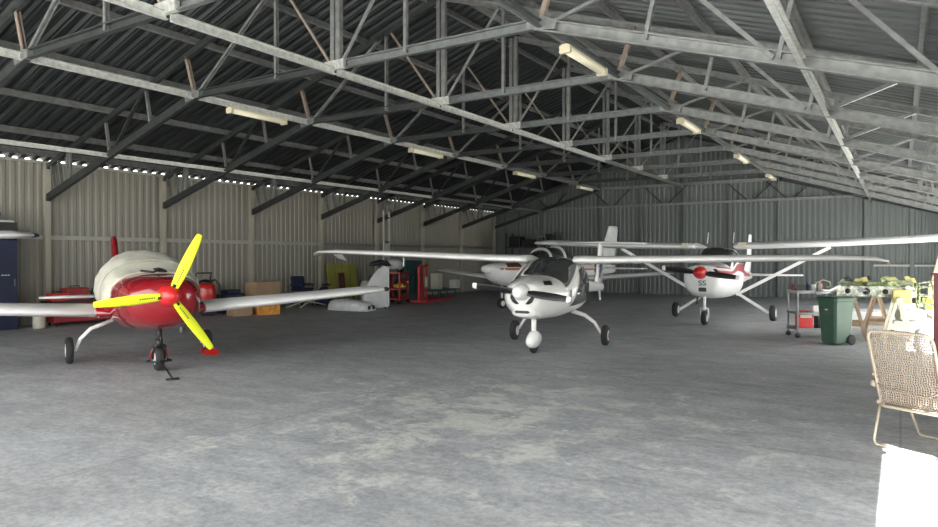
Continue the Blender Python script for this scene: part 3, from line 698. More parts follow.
for y, r_ in ((.585, -90),): text('registration', 'V-CG', .32, 'black', P, (-1.9, .36, 1.18), (R(90), 0, R(180 + 4)), .004)

# ------------------------------------------------------------------ things by the left wall
def boxm(c, d, rot=None):
    m = MB(); m.box(c, d, rot); return m
t = thing('storage_cabinet', 'tall navy blue metal cabinet against the left wall under the white wing tip', 'cabinet', (-17.0, 6.28, 0))
boxm((0, 0, 1.0), (.6, 2.2, 2.0)).build('body', 'navy', t, bevel=.01)
for k, y in enumerate((-.74, 0, .74)):
    d = boxm((.31, y, 1.0), (.02, .70, 1.86)).build('door', 'navy', t, bevel=.006)
    boxm((.33, y + .28, 1.05), (.02, .02, .16)).build('handle', 'steel', d)
for k in range(3):
    boxm((.324, .78 + k * .06, 1.22), (.004, .04, .018)).build('label_mark', 'white', t)
t = thing('equipment_case', 'dark green open crate lying on top of the navy cabinet', 'crate', (-17.0, 6.75, 2.0))
m_ = MB(); m_.box((0, 0, .015), (.45, 1.3, .03)); m_.box((.21, 0, .2), (.03, 1.3, .4)); m_.box((-.21, 0, .2), (.03, 1.3, .4)); m_.box((0, .64, .2), (.45, .03, .4)); m_.box((0, -.64, .2), (.45, .03, .4)); m_.build('body', 'black', t, bevel=.008)
boxm((.0, .35, .42), (.4, .5, .05), (0, .03, 0)).build('white_tray', 'panelw', t, bevel=.01)
mb = MB()
rings = []
for k in range(7):
    a = k / 6; r_ = .24 * math.sin(math.pi * (a * .8 + .1)); rings.append([Vector((r_ * .8 * math.cos(u), -.6 + a * 1.0, r_ * .7 * math.sin(u) * (1 + .15 * math.sin(3 * u + k)))) for u in [2 * math.pi * i / 14 for i in range(14)]])
mb.loft(rings); o = mb.build('duffel_bag', 'black'); o.location = (-17.0, 6.75, 2.58); tag(o, 'black soft bag heaped on the crate above the navy cabinet', 'bag')
# low red chest with items
t = thing('tool_chest', 'low dark red tool chest on the floor against the left wall', 'tool chest', (-16.85, 8.85, 0))
boxm((0, 0, .31), (.5, 1.5, .46)).build('body', 'red_dull', t, bevel=.012)
for z in (.2, .42):
    d = boxm((.26, 0, z), (.02, 1.42, .19)).build('drawer', 'red_dull', t, bevel=.006); boxm((.28, 0, z + .05), (.02, .9, .02)).build('handle', 'steel', d)
boxm((0, 0, .56), (.56, 1.6, .05)).build('top', 'black', t)
for y in (-.65, .65):
    for x in (-.18, .18):
        mb = MB(); mb.lathe([(.001, -.02), (.04, -.02), (.04, .02), (.001, .02)], (x, y, .04), 'y', 14); mb.box((x, y, .075), (.03, .04, .03)); mb.build('caster', 'black', t)
def toolbox(x, y, z, d, m, lab, name='tool_box'):
    t = thing(name, lab, 'box', (x, y, z)); boxm((0, 0, d[2] * .38), (d[0], d[1], d[2] * .76)).build('body', m, t, bevel=.012)
    boxm((0, 0, d[2] * .83), (d[0] * 1.04, d[1] * 1.02, d[2] * .16)).build('lid', m, t, bevel=.01)
    mb = MB(); mb.tube([(0, -d[1] * .22, d[2] * .88), (0, -d[1] * .2, d[2] * 1.05), (0, d[1] * .2, d[2] * 1.05), (0, d[1] * .22, d[2] * .88)], .012, 6); mb.build('handle', 'black', t)
toolbox(-16.85, 8.3, .585, (.25, .42, .2), 'red_bright', 'small bright red tool box on the left end of the dark red chest')
toolbox(-16.95, 8.75, .585, (.28, .52, .32), 'red_dull', 'larger red tool box in the middle of the dark red chest')
mb = MB(); mb.lathe([(.04, 0), (.04, .18), (.015, .22), (.015, .27)], (0, 0, 0), 'z', 14); o = mb.build('spray_bottle', 'black'); o.location = (-16.9, 9.15, .585); tag(o, 'dark slim bottle standing on the chest beside the red tool box', 'bottle')
t = thing('plastic_crate', 'teal plastic crate on the right end of the dark red chest', 'crate', (-16.9, 9.42, .585))
m_ = MB(); m_.box((0, 0, .01), (.3, .42, .02)); m_.box((.15, 0, .09), (.015, .42, .18)); m_.box((-.15, 0, .09), (.015, .42, .18)); m_.box((0, .21, .09), (.3, .015, .18)); m_.box((0, -.21, .09), (.3, .015, .18)); m_.build('body', 'teal', t)
mb = MB(); mb.box((0, 0, .19), (.33, .46, .02)); mb.build('lid', 'teal', t)
mb = MB(); mb.lathe([(.12, 0), (.13, .02), (.13, .32), (.10, .37), (.05, .39), (.05, .43)], (0, 0, 0), 'z', 20); o = mb.build('jerry_drum', 'cream'); o.location = (-16.55, 7.75, 0); tag(o, 'small cream drum on the floor between the navy cabinet and red chest', 'drum')
mb = MB(); mb.lathe([(.09, 0), (.10, .015), (.10, .15), (.12, .17)], (0, 0, 0), 'z', 18); o = mb.build('bucket', 'panelw'); o.location = (-16.45, 9.75, 0); tag(o, 'small pale bucket on the floor at the right end of the red chest', 'bucket')

# red workshop vacuum
t = thing('workshop_vacuum', 'red upright workshop vacuum with a black handle by the left wall', 'vacuum cleaner', (-16.3, 11.95, 0), R(-20))
mb = MB(); mb.lathe([(.24, .12), (.27, .16), (.27, .74), (.25, .84), (.18, .90)], (0, 0, 0), 'z', 24); mb.build('tank', 'red_bright', t)
mb = MB(); mb.lathe([(.18, .88), (.19, .91), (.17, .97), (.08, 1.0), (.001, 1.01)], (0, 0, 0), 'z', 24); mb.build('motor_head', 'black', t)
mb = MB(); mb.tube([(-.22, -.2, .3), (-.25, -.2, .9), (-.22, -.2, 1.12), (-.12, -.2, 1.18), (-.08, .2, 1.18), (-.22, .2, 1.1), (-.25, .2, .9), (-.22, .2, .3)], .02, 8); mb.build('handle', 'black', t)
mb = MB(); mb.tube([(.1, .05, .93), (.28, .18, 1.0), (.34, .28, .85), (.3, .3, .5), (.2, .3, .2)], .03, 8); mb.build('hose', 'black', t)
for s in (-1, 1):
    mb = MB(); mb.lathe([(.001, -.03), (.11, -.03), (.11, .03), (.001, .03)], (-.18, s * .24, .11), 'y', 16); mb.build('wheel', 'black', t)
mb = MB(); mb.box((0, 0, .1), (.46, .42, .05)); mb.box((.2, 0, .04), (.06, .3, .08)); mb.build('base', 'black', t)
t = thing('equipment_case', 'dark blue hard case on the floor beside the red vacuum', 'case', (-16.5, 12.95, 0), R(5))
boxm((0, 0, .28), (.4, .75, .56)).build('body', 'navy', t, bevel=.03); boxm((.0, 0, .62), (.3, .5, .12)).build('lid', 'navy', t, bevel=.03)
mb = MB(); mb.poly([(.205, -.08, .42), (.205, .1, .42), (.205, .01, .3)], .004, (1, 0, 0)); mb.build('white_mark', 'cream', t)
mb = MB(); mb.tube([(.1, .42, .1), (.2, .5, .3), (.0, .46, .55)], .03, 7); mb.build('hose', 'black', t)
# rag heap
mb = MB(); mb.lathe([(.001, 0), (.2, 0), (.22, .06), (.15, .16), (.06, .22), (.001, .23)], (0, 0, 0), 'z', 11); o = mb.build('dust_sheet', 'panelw'); o.location = (-16.6, 13.3, 0); tag(o, 'crumpled pale dust sheet on the floor between blue case and cardboard box', 'cloth')
def carton(x, y, d, m, lab, rz=0, z=0, lm=None):
    t = thing('cardboard_box', lab, 'box', (x, y, z), rz)
    boxm((0, 0, d[2] / 2), d).build('body', m, t, bevel=.005)
    for s in (-1, 1): boxm((s * d[0] * .255, 0, d[2] + .004), (d[0] * .49, d[1], .006), (0, s * .04, 0)).build('flap', m if not lm else lm, t)
    boxm((0, 0, d[2] + .012), (.05, d[1] * .99, .002)).build('tape', 'cream', t)
carton(-16.35, 14.0, (.5, .95, .88), 'card', 'large brown cardboard box standing against the left wall', R(4))
carton(-15.5, 12.45, (.42, .55, .30), 'card', 'low brown cardboard box on the floor to the left of the orange box', R(-12))
carton(-15.2, 13.15, (.42, .62, .46), 'orange', 'orange printed cardboard box on the floor in front of the large brown box', R(-12), lm='card')
carton(-15.45, 16.75, (.3, .36, .24), 'card', 'small brown cardboard box on the floor beside the white cowling', R(-5))
# folding cot frame + bag
t = thing('folding_trestle', 'white folded tubular trestle frame lying by the left wall', 'trestle', (-16.2, 15.6, 0), R(8))
for k, (a, b) in enumerate((((-.2, -.7, .04), (.1, .3, .30)), ((.2, -.5, .04), (-.1, .6, .28)), ((-.1, -.1, .28), (.3, .7, .04)), ((-.3, .1, .04), (.2, -.6, .28)))):
    mb = MB(); mb.tube([a, b], .022, 8); mb.build('tube_leg', 'cream', t)
mb = MB(); mb.tube([(0, -.7, .28), (0, .7, .28)], .025, 8); mb.build('cross_bar', 'cream', t)
t = thing('camping_chair', 'navy blue fabric chair standing against the left wall right of the large box', 'chair', (-16.7, 15.95, 0), R(5))
boxm((0, 0, .56), (.5, .55, .10)).build('seat', 'navy_cloth', t, bevel=.03); boxm((-.2, 0, .80), (.1, .6, .40), (0, -.12, 0)).build('backrest', 'navy_cloth', t, bevel=.04)
for s in (-1, 1):
    boxm((0, s * .30, .72), (.5, .06, .06)).build('armrest', 'navy_cloth', t, bevel=.02)
    for x in (-.2, .2):
        mb = MB(); mb.tube([(x, s * .26, .0), (x, s * .26, .7)], .018, 8); mb.build('leg', 'black', t)
mb = MB()
mb.lathe([(.001, 0), (.26, .0), (.30, .1), (.24, .24), (.1, .32), (.001, .33)], (0, 0, 0), 'z', 12); mb.box((0, .1, .36), (.06, .3, .03)); o = mb.build('kit_bag', 'navy_cloth'); o.location = (-16.6, 16.85, .0); o.scale = (1, 1.1, 1.9); tag(o, 'navy soft kit bag on the floor right of the blue fabric chair', 'bag')
# yellow board
t = thing('display_board', 'mustard yellow-green board leaning on the left wall', 'board', (-17.05, 18.35, 0), 0, ry=R(-7))
boxm((0, 0, .70), (.04, 1.5, 1.36)).build('panel', 'yel_panel', t)
for y in (-.38, .0, .38): boxm((.022, y, .70), (.006, .012, 1.34)).build('seam', 'black', t)
t = thing('wooden_chair', 'dark brown chair in front of the mustard board', 'chair', (-16.4, 17.75, 0), R(15))
boxm((0, 0, .45), (.45, .45, .06)).build('seat', 'brown', t, bevel=.01); boxm((-.2, 0, .78), (.05, .45, .6), (0, -.1, 0)).build('backrest', 'brown', t, bevel=.01)
for x in (-.18, .18):
    for y in (-.18, .18): boxm((x, y, .21), (.04, .04, .42)).build('leg', 'brown', t)
mb = MB(); mb.lathe([(.12, 0), (.14, .02), (.15, .25), (.17, .28), (.12, .36), (.001, .38)], (0, 0, 0), 'z', 18); o = mb.build('waste_drum', 'cream'); o.location = (-16.2, 18.5, 0); o.scale = (1.1, 1.1, 2.1); tag(o, 'cream drum standing in front of the mustard board', 'drum')
mb = MB(); mb.tube([(0, 0, 0), (0, 0, .75)], .22, 16); mb.lathe([(.001, .76), (.22, .74), (.23, .82), (.15, .95), (.001, .97)], (0, 0, 0), 'z', 16); o = mb.build('oil_drum', 'navy'); o.location = (-16.7, 19.6, 0); tag(o, 'dark blue drum by the left wall behind the white upright panel', 'drum')

# white cowling and rudder panel lying on floor
t = thing('engine_cowling', 'white aircraft cowling shell lying on the floor near the left wall', 'cowling', (-14.2, 15.55, 0), R(4)); t.scale = (.85, .85, .85)
CS = [(-.95, .0, .10, .28, .01, 2), (-.85, 0, .24, .34, .01, 2.2), (-.3, 0, .36, .40, .01, 2.4), (.4, 0, .36, .36, .01, 2.6), (.85, 0, .30, .30, .01, 2.6), (.92, 0, .27, .27, .01, 2.6)]
fuselage(CS, 'panelw', t, 'shell', 24, 32)
for y in (-.13, .13):
    mb = MB(); mb.lathe([(.001, .90), (.075, .91), (.075, .935), (.001, .936)], (0, y, .13), 'x', 18); mb.build('air_opening', 'black', t)
mb = MB(); mb.box((.935, 0, .2), (.01, .1, .06)); mb.build('vent', 'black', t)
for a in (30, 150): patch(CS, [(.6, a - 8), (.3, a - 8), (.3, a + 10), (.6, a + 10)], 'white2', t, 'access_panel', .004, 4)
t = thing('rudder_panel', 'tall white aircraft rudder panel standing upright beside the cowling', 'aircraft panel', (-14.13, 16.6, 0), R(-35))
mb = MB(); mb.poly([(0, -.42, 0), (0, .42, 0), (0, .42, 1.30), (0, .30, 1.36), (0, .10, 1.25), (0, -.15, .95), (0, -.35, .55)], .10, (1, 0, 0)); mb.build('skin', 'panelw', t, bevel=.03)
mb = MB(); mb.box((0, .44, .68), (.12, .03, 1.25)); mb.build('hinge_edge', 'white2', t)
mb = MB(); mb.tube([(0, -.3, .02), (.25, -.1, .02)], .02, 6); mb.tube([(0, .3, .02), (.3, .3, .02)], .02, 6); mb.build('foot', 'black', t)
t = thing('outboard_cover', 'grey rounded cover hanging over the top of the white rudder panel', 'cover', (-14.5, 17.3, 0), R(-10))
mb = MB(); mb.loft([[Vector((.16 * k2 * math.cos(u), -.45 + .9 * a, 1.36 + .10 * math.sin(math.pi * a) + .10 * k2 * math.sin(u))) for u in [2 * math.pi * i / 12 for i in range(12)]] for a, k2 in ((0, .2), (.15, .8), (.5, 1), (.8, .9), (1, .3))]); mb.build('hood', 'steel_dark', t)
mb = MB(); mb.tube([(0, 0, 0), (0, 0, 1.36)], .04, 8); mb.tube([(-.25, 0, .02), (.25, 0, .02)], .03, 8); mb.tube([(0, -.25, .02), (0, .25, .02)], .03, 8); mb.build('stand', 'steel_dark', t)

# tall white twin-post frame
t = thing('tall_frame', 'tall white twin-post frame with a pale panel by the left wall', 'frame', (-16.2, 19.7, 0), R(20))
for y in (-.31, .31):
    mb = MB(); mb.channel((0, y, 0), (0, y, 3.35), .05, .06, (1, 0, 0)); mb.build('post', 'girt_pale', t)
for z in (.3, 1.2, 2.2, 3.1):
    mb = MB(); mb.box((0, 0, z), (.04, .6, .05)); mb.build('cross_bar', 'steel_dark' if z > 2 else 'girt_pale', t)
boxm((.01, 0, 1.85), (.03, .58, .52)).build('panel', 'panelw', t)
# motor with pale cover on trolley
t = thing('engine_trolley', 'red steel trolley with shelves carrying a yellow bowl', 'trolley', (-15.0, 18.75, 0), R(20))
for x in (-.3, .3):
    for y in (-.48, .48):
        mb = MB(); mb.box((x, y, .62), (.05, .05, 1.0)); mb.build('post', 'red_bright', t)
        mb = MB(); mb.lathe([(.001, -.025), (.065, -.025), (.065, .025), (.001, .025)], (x, y, .065), 'y', 14); mb.build('caster', 'black', t)
for z in (.18, .52, 1.08): boxm((0, 0, z), (.66, 1.02, .05)).build('shelf', 'red_bright', t)
boxm((-.31, 0, .62), (.02, .98, .9)).build('back_panel', 'red_dull', t)
for z in (.30, .82): boxm((.32, 0, z), (.03, 1.0, .10)).build('rail', 'red_dull', t)
mb = MB()
for s in (-1, 1): mb.bar((.33, s * .44, 1.05), (.33, s * .05, .62), .03, .04, (1, 0, 0))
mb.build('brace', 'red_bright', t)
mb = MB(); mb.lathe([(.14, 0), (.22, .03), (.24, .10), (.12, .16), (.001, .17)], (0, 0, 0), 'z', 18); o = mb.build('yellow_bowl', 'yel'); o.location = (-14.9, 18.85, .545); tag(o, 'yellow bowl-shaped cover on the shelf of the red trolley', 'bowl')
t = thing('aircraft_engine', 'pale grey covered engine block sitting on top of the red trolley', 'engine', (-15.05, 18.8, 1.105), R(20))
mb = MB(); mb.loft([[Vector((.26 * k2 * math.cos(u), -.42 + .84 * a, .24 + .24 * k2 * math.sin(u) * (1 + .1 * math.cos(2 * u)))) for u in [2 * math.pi * i / 16 for i in range(16)]] for a, k2 in ((0, .35), (.1, .7), (.3, 1), (.6, .95), (.9, .7), (1, .4))]); mb.build('cover', 'panelw', t)
for s in (-1, 1): boxm((0, s * .3, .06), (.4, .1, .12)).build('cylinder_bank', 'black', t, bevel=.02)
t = thing('engine_hoist', 'red engine hoist with an upright mast and low legs right of the trolley', 'hoist', (-14.15, 19.3, 0), R(12))
for y in (-.18, .55): boxm((.05, y, .10), (.10, .10, .12)).build('foot', 'red_bright', t)
for x in (-.25, .3):
    mb = MB(); mb.bar((x, -.5, .10), (x + .1, 1.6, .10), .09, .09); mb.build('base_leg', 'red_dull', t)
boxm((0, -.45, .10), (.65, .10, .09)).build('base_beam', 'red_dull', t)
mb = MB(); mb.bar((0, -.45, .1), (0, -.45, 1.25), .07, .07, (1, 0, 0)); mb.build('mast', 'red_bright', t)
mb = MB(); mb.bar((0, .15, .1), (0, .15, 1.25), .05, .05, (1, 0, 0)); mb.build('ram', 'red_bright', t)
mb = MB(); mb.bar((0, -.5, 1.25), (0, .25, 1.35), .08, .09); mb.build('boom', 'red_bright', t)
mb = MB(); mb.poly([(0, -.42, .2), (0, -.05, .2), (0, -.2, 1.4), (0, -.35, 1.4)], .03, (1, 0, 0)); mb.build('side_plate', 'red_dull', t)
boxm((.0, .16, .75), (.09, .09, .35)).build('pump', 'cream', t, bevel=.01)
# bench at far left corner
t = thing('work_bench', 'low teal bench with steel legs near the far left corner', 'bench', (-15.8, 22.6, 0), R(15))
boxm((0, 0, .32), (.8, 2.2, .07)).build('top', 'teal', t)
for x in (-.32, .32):
    for y in (-1, 0, 1): boxm((x, y, .145), (.05, .05, .29)).build('leg', 'teal', t)
carton(-15.75, 22.3, (.35, .42, .62), 'cream', 'tall cream box standing on the low teal bench', R(15), .355)
carton(-15.6, 23.4, (.3, .5, .34), 'panelw', 'pale grey box at the right end of the low teal bench', R(15), .355)
t = thing('steel_locker', 'dark teal steel locker by the left wall behind the red hoist', 'locker', (-16.9, 22.0, 0))
boxm((0, 0, .75), (.5, 1.1, 1.5)).build('body', 'teal', t, bevel=.01)
for y in (-.27, .27):
    d = boxm((.26, y, .75), (.015, .5, 1.4)).build('door', 'teal', t); boxm((.275, y + .18, .8), (.015, .02, .12)).build('handle', 'steel', d)
# dark clutter at the back left corner
t = thing('storage_rack', 'dark steel rack loaded with black equipment in the far left corner', 'rack', (-14.6, 28.6, 0))
for x in (-1.3, 1.3):
    for y in (-.3, .3): boxm((x, y, 1.4), (.06, .06, 2.8)).build('upright', 'steel_dark', t)
for z in (.3, 1.2, 2.1): boxm((0, 0, z), (2.6, .66, .05)).build('shelf', 'steel_dark', t)
for i, (x, z, w_, h) in enumerate(((-.9, 2.125, .6, .5), (-.1, 2.125, .8, .34), (.85, 2.125, .5, .6), (-.7, 1.225, .9, .5), (.5, 1.225, 1.0, .6), (-.5, .325, 1.1, .6), (.75, .325, .8, .7))):
    t = thing('equipment_case', ['black case on the top shelf, left end of the far corner rack', 'long low black case on the top shelf centre of the far corner rack', 'tall black case on the top shelf, right end of the far corner rack', 'black case on the middle shelf, left side of the far corner rack', 'wide black case on the middle shelf, right side of the far corner rack', 'wide black case on the bottom shelf, left side of the far corner rack', 'black case on the bottom shelf, right side of the far corner rack'][i], 'case', (-14.6 + x, 28.6, z), 0, 'cases on the far corner rack')
    boxm((0, 0, h / 2), (w_, .5, h)).build('body', 'black', t, bevel=.03); boxm((0, -.26, h * .75), (w_ * .3, .02, .03)).build('handle', 'steel_dark', t)
mb = MB(); mb.bar((-13.1, 27.2, 0), (-14.3, 28.2, 2.9), .05, .08); mb.bar((-12.8, 27.5, 0), (-14.0, 28.4, 2.9), .05, .08)
for k in range(9):
    f = (k + 1) / 10; a = Vector((-13.1, 27.2, 0)).lerp(Vector((-14.3, 28.2, 2.9)), f); b = Vector((-12.8, 27.5, 0)).lerp(Vector((-14.0, 28.4, 2.9)), f); mb.bar(a, b, .03, .03)
tag(mb.build('step_ladder', 'steel'), 'grey ladder leaning on the rack in the far left corner', 'ladder')

# ------------------------------------------------------------------ right side: bin, trolley, bench, sawhorses, aircraft structure
t = thing('wheelie_bin', 'dark green wheelie bin with a small white logo near the tool trolley', 'bin', (-1.00, 14.2, 0), R(-127))
t.scale = (.9, .85, .95)
mb = MB()
rings = []
for z, a, b in ((.03, .19, .17), (.06, .21, .19), (.84, .27, .245), (.86, .285, .26), (.885, .285, .26)):
    rings.append([Vector((x * a, y * b, z)) for x, y in ((1, .8), (.85, 1), (-.85, 1), (-1, .8), (-1, -.8), (-.85, -1), (.85, -1), (1, -.8))])
mb.loft(rings, smooth=False); mb.build('body', 'green', t)
mb = MB(); mb.loft([[Vector((x * a - .01, y * b, z + .02 * (1 - abs(x)))) for x, y in ((1, .8), (.85, 1), (-.85, 1), (-1, .8), (-1, -.8), (-.85, -1), (.85, -1), (1, -.8))] for z, a, b in ((.886, .30, .275), (.905, .30, .275), (.935, .24, .22))], smooth=False); mb.build('lid', 'green', t)
mb = MB(); mb.tube([(-.33, -.2, .87), (-.33, .2, .87)], .018, 8); mb.bar((-.26, -.2, .87), (-.33, -.2, .87), .03, .03); mb.bar((-.26, .2, .87), (-.33, .2, .87), .03, .03); mb.build('handle', 'green', t)
for s in (-1, 1):
    mb = MB(); mb.lathe([(.001, -.025), (.07, -.025), (.098, -.02), (.10, 0), (.098, .02), (.07, .025), (.001, .025)], (-.20, s * .21, .10), 'y', 20); mb.build('wheel', 'rubber', t)
mb = MB(); mb.tube([(-.2, -.2, .1), (-.2, .2, .1)], .012, 6); mb.build('axle', 'black', t)
# logo on the camera facing side: small white mark and red bar of lettering
mb = MB(); mb.box((.257, 0, .69), (.006, .07, .028), (0, R(-4), 0)); mb.build('logo_mark', 'cream', t)
mb = MB()
for k in range(6): mb.box((.250, -.09 + k * .036, .625), (.006, .022, .03), (0, R(-4), 0))
mb.build('logo_lettering', 'red_dull', t)

t = thing('tool_trolley', 'grey steel tool trolley with two shelves beside the green bin', 'trolley', (-1.50, 15.35, 0), R(28))
for x in (-.38, .38):
    for y in (-.24, .24):
        mb = MB(); mb.box((x, y, .50), (.03, .03, .84)); mb.build('leg', 'steel', t)
        mb = MB(); mb.lathe([(.001, -.015), (.05, -.015), (.05, .015), (.001, .015)], (x, y, .05), 'y', 12); mb.build('caster', 'black', t)
for z, h in ((.16, .04), (.48, .03), (.90, .05)):
    mb = MB(); mb.box((0, 0, z), (.80, .52, .02)); 
    for s in (-1, 1): mb.box((s * .40, 0, z + h / 2), (.012, .52, h)); mb.box((0, s * .26, z + h / 2), (.80, .012, h))
    mb.build('shelf', 'steel', t)
def on_tr(lx, ly): 
    a = R(28); return (-1.50 + lx * math.cos(a) - ly * math.sin(a), 15.35 + lx * math.sin(a) + ly * math.cos(a))
p = on_tr(-.2, -.1); t = thing('fuel_can', 'red fuel can with a white label on the bottom shelf of the tool trolley', 'can', (p[0], p[1], .17), R(28))
boxm((0, 0, .155), (.30, .18, .31)).build('body', 'red_bright', t, bevel=.02); mb = MB(); mb.tube([(-.08, 0, .30), (-.06, 0, .36), (.06, 0, .36), (.08, 0, .30)], .014, 6); mb.build('handle', 'red_bright', t); boxm((0, -.093, .26), (.22, .004, .06)).build('white_label', 'cream', t)
p = on_tr(.1, .02); t = thing('paper_box', 'small white box on the middle shelf of the tool trolley', 'box', (p[0], p[1], .49), R(28)); boxm((0, 0, .07), (.2, .16, .13)).build('body', 'white', t, bevel=.005); boxm((0, 0, .14), (.21, .17, .02)).build('lid', 'white', t)
its = [('power_drill', -.25, 0, 'black', 'black power drill lying on the top of the tool trolley'), ('oil_bottle', -.05, .1, 'teal', 'teal bottle standing on the tool trolley top'), ('spray_can', .10, -.12, 'cream', 'cream spray can at the front of the tool trolley top'), ('spray_can', .20, .08, 'red_bright', 'red spray can on the tool trolley top'), ('glue_pot', .32, -.05, 'cream', 'white round pot at the right end of the tool trolley top')]
for nm, lx, ly, m, lab in its:
    p = on_tr(lx, ly); mb = MB()
    if nm == 'power_drill': mb.box((0, 0, .12), (.2, .06, .07)); mb.box((-.05, 0, .05), (.05, .05, .1)); mb.tube([(.1, 0, .12), (.17, 0, .12)], .012, 8)
    elif nm == 'glue_pot': mb.lathe([(.06, 0), (.06, .09), (.064, .09), (.064, .11), (.001, .112)], (0, 0, 0), 'z', 16)
    else: mb.lathe([(.035, 0), (.035, .15), (.02, .175), (.015, .175), (.015, .20), (.001, .20)], (0, 0, 0), 'z', 14)
    o = mb.build(nm, m); o.location = (p[0], p[1], .912 if True else 0); tag(o, lab, nm.split('_')[-1])
for nm, lx, ly, m, lab in [('grease_tin', -.33, .1, 'red_dull', 'dull red tin at the left end of the tool trolley top'), ('oil_filter', -.14, -.16, 'navy', 'dark blue filter can at the front edge of the tool trolley top'), ('white_jar', .02, .0, 'white', 'white jar in the middle of the tool trolley top')]:
    p = on_tr(lx, ly); mb = MB(); mb.lathe([(.05, 0), (.052, .01), (.052, .12), (.045, .13), (.045, .15), (.001, .151)], (0, 0, 0), 'z', 16)
    o = mb.build(nm, m); o.location = (p[0], p[1], .912); tag(o, lab, nm.split('_')[-1])
t = thing('battery_box', 'dark battery box on the bottom shelf of the tool trolley, right of the red can', 'box', (*on_tr(.2, 0), .17), R(28)); boxm((0, 0, .11), (.26, .2, .22)).build('body', 'black', t, bevel=.01); boxm((0, 0, .225), (.27, .21, .03)).build('lid', 'steel_dark', t)
# hose arc over the trolley and red tray
p = on_tr(.22, 0); mb = MB(); mb.tube([(-.18, 0, .02), (-.15, 0, .17), (-.02, 0, .24), (.1, 0, .2), (.13, 0, .02)], .015, 8); o = mb.build('coiled_hose', 'cream'); o.location = (p[0], p[1] + .14, .912); tag(o, 'pale looped hose on the tool trolley top', 'hose')

def sawhorse(x, y, rz, lab, h=.86, l=.8, m='wood'):
    t = thing('sawhorse', lab, 'sawhorse', (x, y, 0), rz, 'wooden sawhorses')
    boxm((0, 0, h - .04), (l, .09, .08)).build('beam', m, t)
    for sx in (-1, 1):
        for sy in (-1, 1):
            mb = MB(); mb.bar((sx * (l / 2 - .08), sy * .03, h - .03), (sx * (l / 2 - .02), sy * .24, 0), .05, .07, (1, 0, 0)); mb.build('leg', m, t)
        mb = MB(); mb.bar((sx * (l / 2 - .05), -.17, .3), (sx * (l / 2 - .05), .17, .3), .03, .06); mb.build('brace', m, t)
sawhorse(-.80, 15.45, R(95), 'wooden sawhorse under the left end of the green-primed wing skeleton')
sawhorse(-.42, 16.9, R(95), 'wooden sawhorse behind, under the far side of the green-primed wing skeleton')
sawhorse(-.04, 15.2, R(95), 'pale sawhorse under the right end of the green-primed wing skeleton', m='cream')
# wing skeleton
t = thing('wing_skeleton', 'stripped aircraft wing skeleton in green primer resting on sawhorses', 'aircraft wing frame', (-.42, 15.6, .862), R(3))
def ribpoly(x0, s, m, nm):
    mb = MB(); pts = []
    N_ = 14
    up = [(-.55 + 1.1 * i / N_, .03 + s * .24 * math.sin(math.pi * (i / N_) ** .7)) for i in range(N_ + 1)]
    pts = [(x0, y, z) for y, z in up] + [(x0, y, .0) for y, z in up[::-1]]
    mb.poly(pts, .02, (1, 0, 0)); o = mb.build(nm, m, t)
for i, x in enumerate([-.60 + .24 * k for k in range(6)]): ribpoly(x, 1 + .15 * math.sin(i), 'primer' if i % 2 else 'primer2', 'rib')
def sparp(y, m, z0, z1):
    o_ = MB(); segs_ = 18
    for k in range(segs_):
        xa = -.65 + 1.3 * k / segs_; o_.box((xa + .036, y, (z0 + z1) / 2), (.0725, .015, z1 - z0))
    s = o_.build('spar', m, t)
    for k in range(4):
        hm = MB(); hm.lathe([(.001, -.012), (.05 + .015 * (k % 2), -.012), (.05 + .015 * (k % 2), .012), (.001, .012)], (-.46 + .31 * k, y, (z0 + z1) / 2), 'y', 16)
        hm.build('lightening_hole', 'black', s)
sparp(-.56, 'primer2', .0, .20); sparp(.0, 'primer', .02, .26); sparp(.5, 'primer', .02, .14)
mb = MB(); mb.add([(-.6, -.45, .215), (-.25, -.45, .235), (-.25, .0, .30), (-.6, .0, .29)], [(0, 1, 2, 3)]); mb.add([(.2, -.5, .22), (.62, -.5, .24), (.62, -.1, .31), (.2, -.1, .30)], [(0, 1, 2, 3)]); o = mb.build('skin_panel', 'primer', t); o.modifiers.new('s', 'SOLIDIFY').thickness = .006
mb = MB(); mb.tube([(-.62, -.4, .12), (-.85, -.5, .06), (-1.0, -.45, .03)], .03, 8); mb.tube([(-.6, -.56, .2), (-.78, -.7, .1), (-.9, -.8, .12)], .022, 8); mb.build('control_rod', 'white2', t)
br = random.Random(3)
for k in range(16):
    x_ = br.uniform(-.6, .62); y_ = br.choice((-.58, -.3, .1, .4)); z_ = br.uniform(.05, .3); mb = MB()
    mb.poly([(x_, y_, z_), (x_ + br.uniform(.06, .16), y_, z_ + br.uniform(-.03, .05)), (x_ + br.uniform(.03, .12), y_, z_ + br.uniform(.06, .13)), (x_ - .03, y_, z_ + .07)], .03)
    mb.build('bracket', br.choice(('white2', 'primer', 'black', 'steel', 'pale_yellow')), t)
mb = MB(); mb.box((.42, -.66, .02), (.3, .16, .26)); mb.build('fuel_bay', 'pale_yellow', t, bevel=.02)
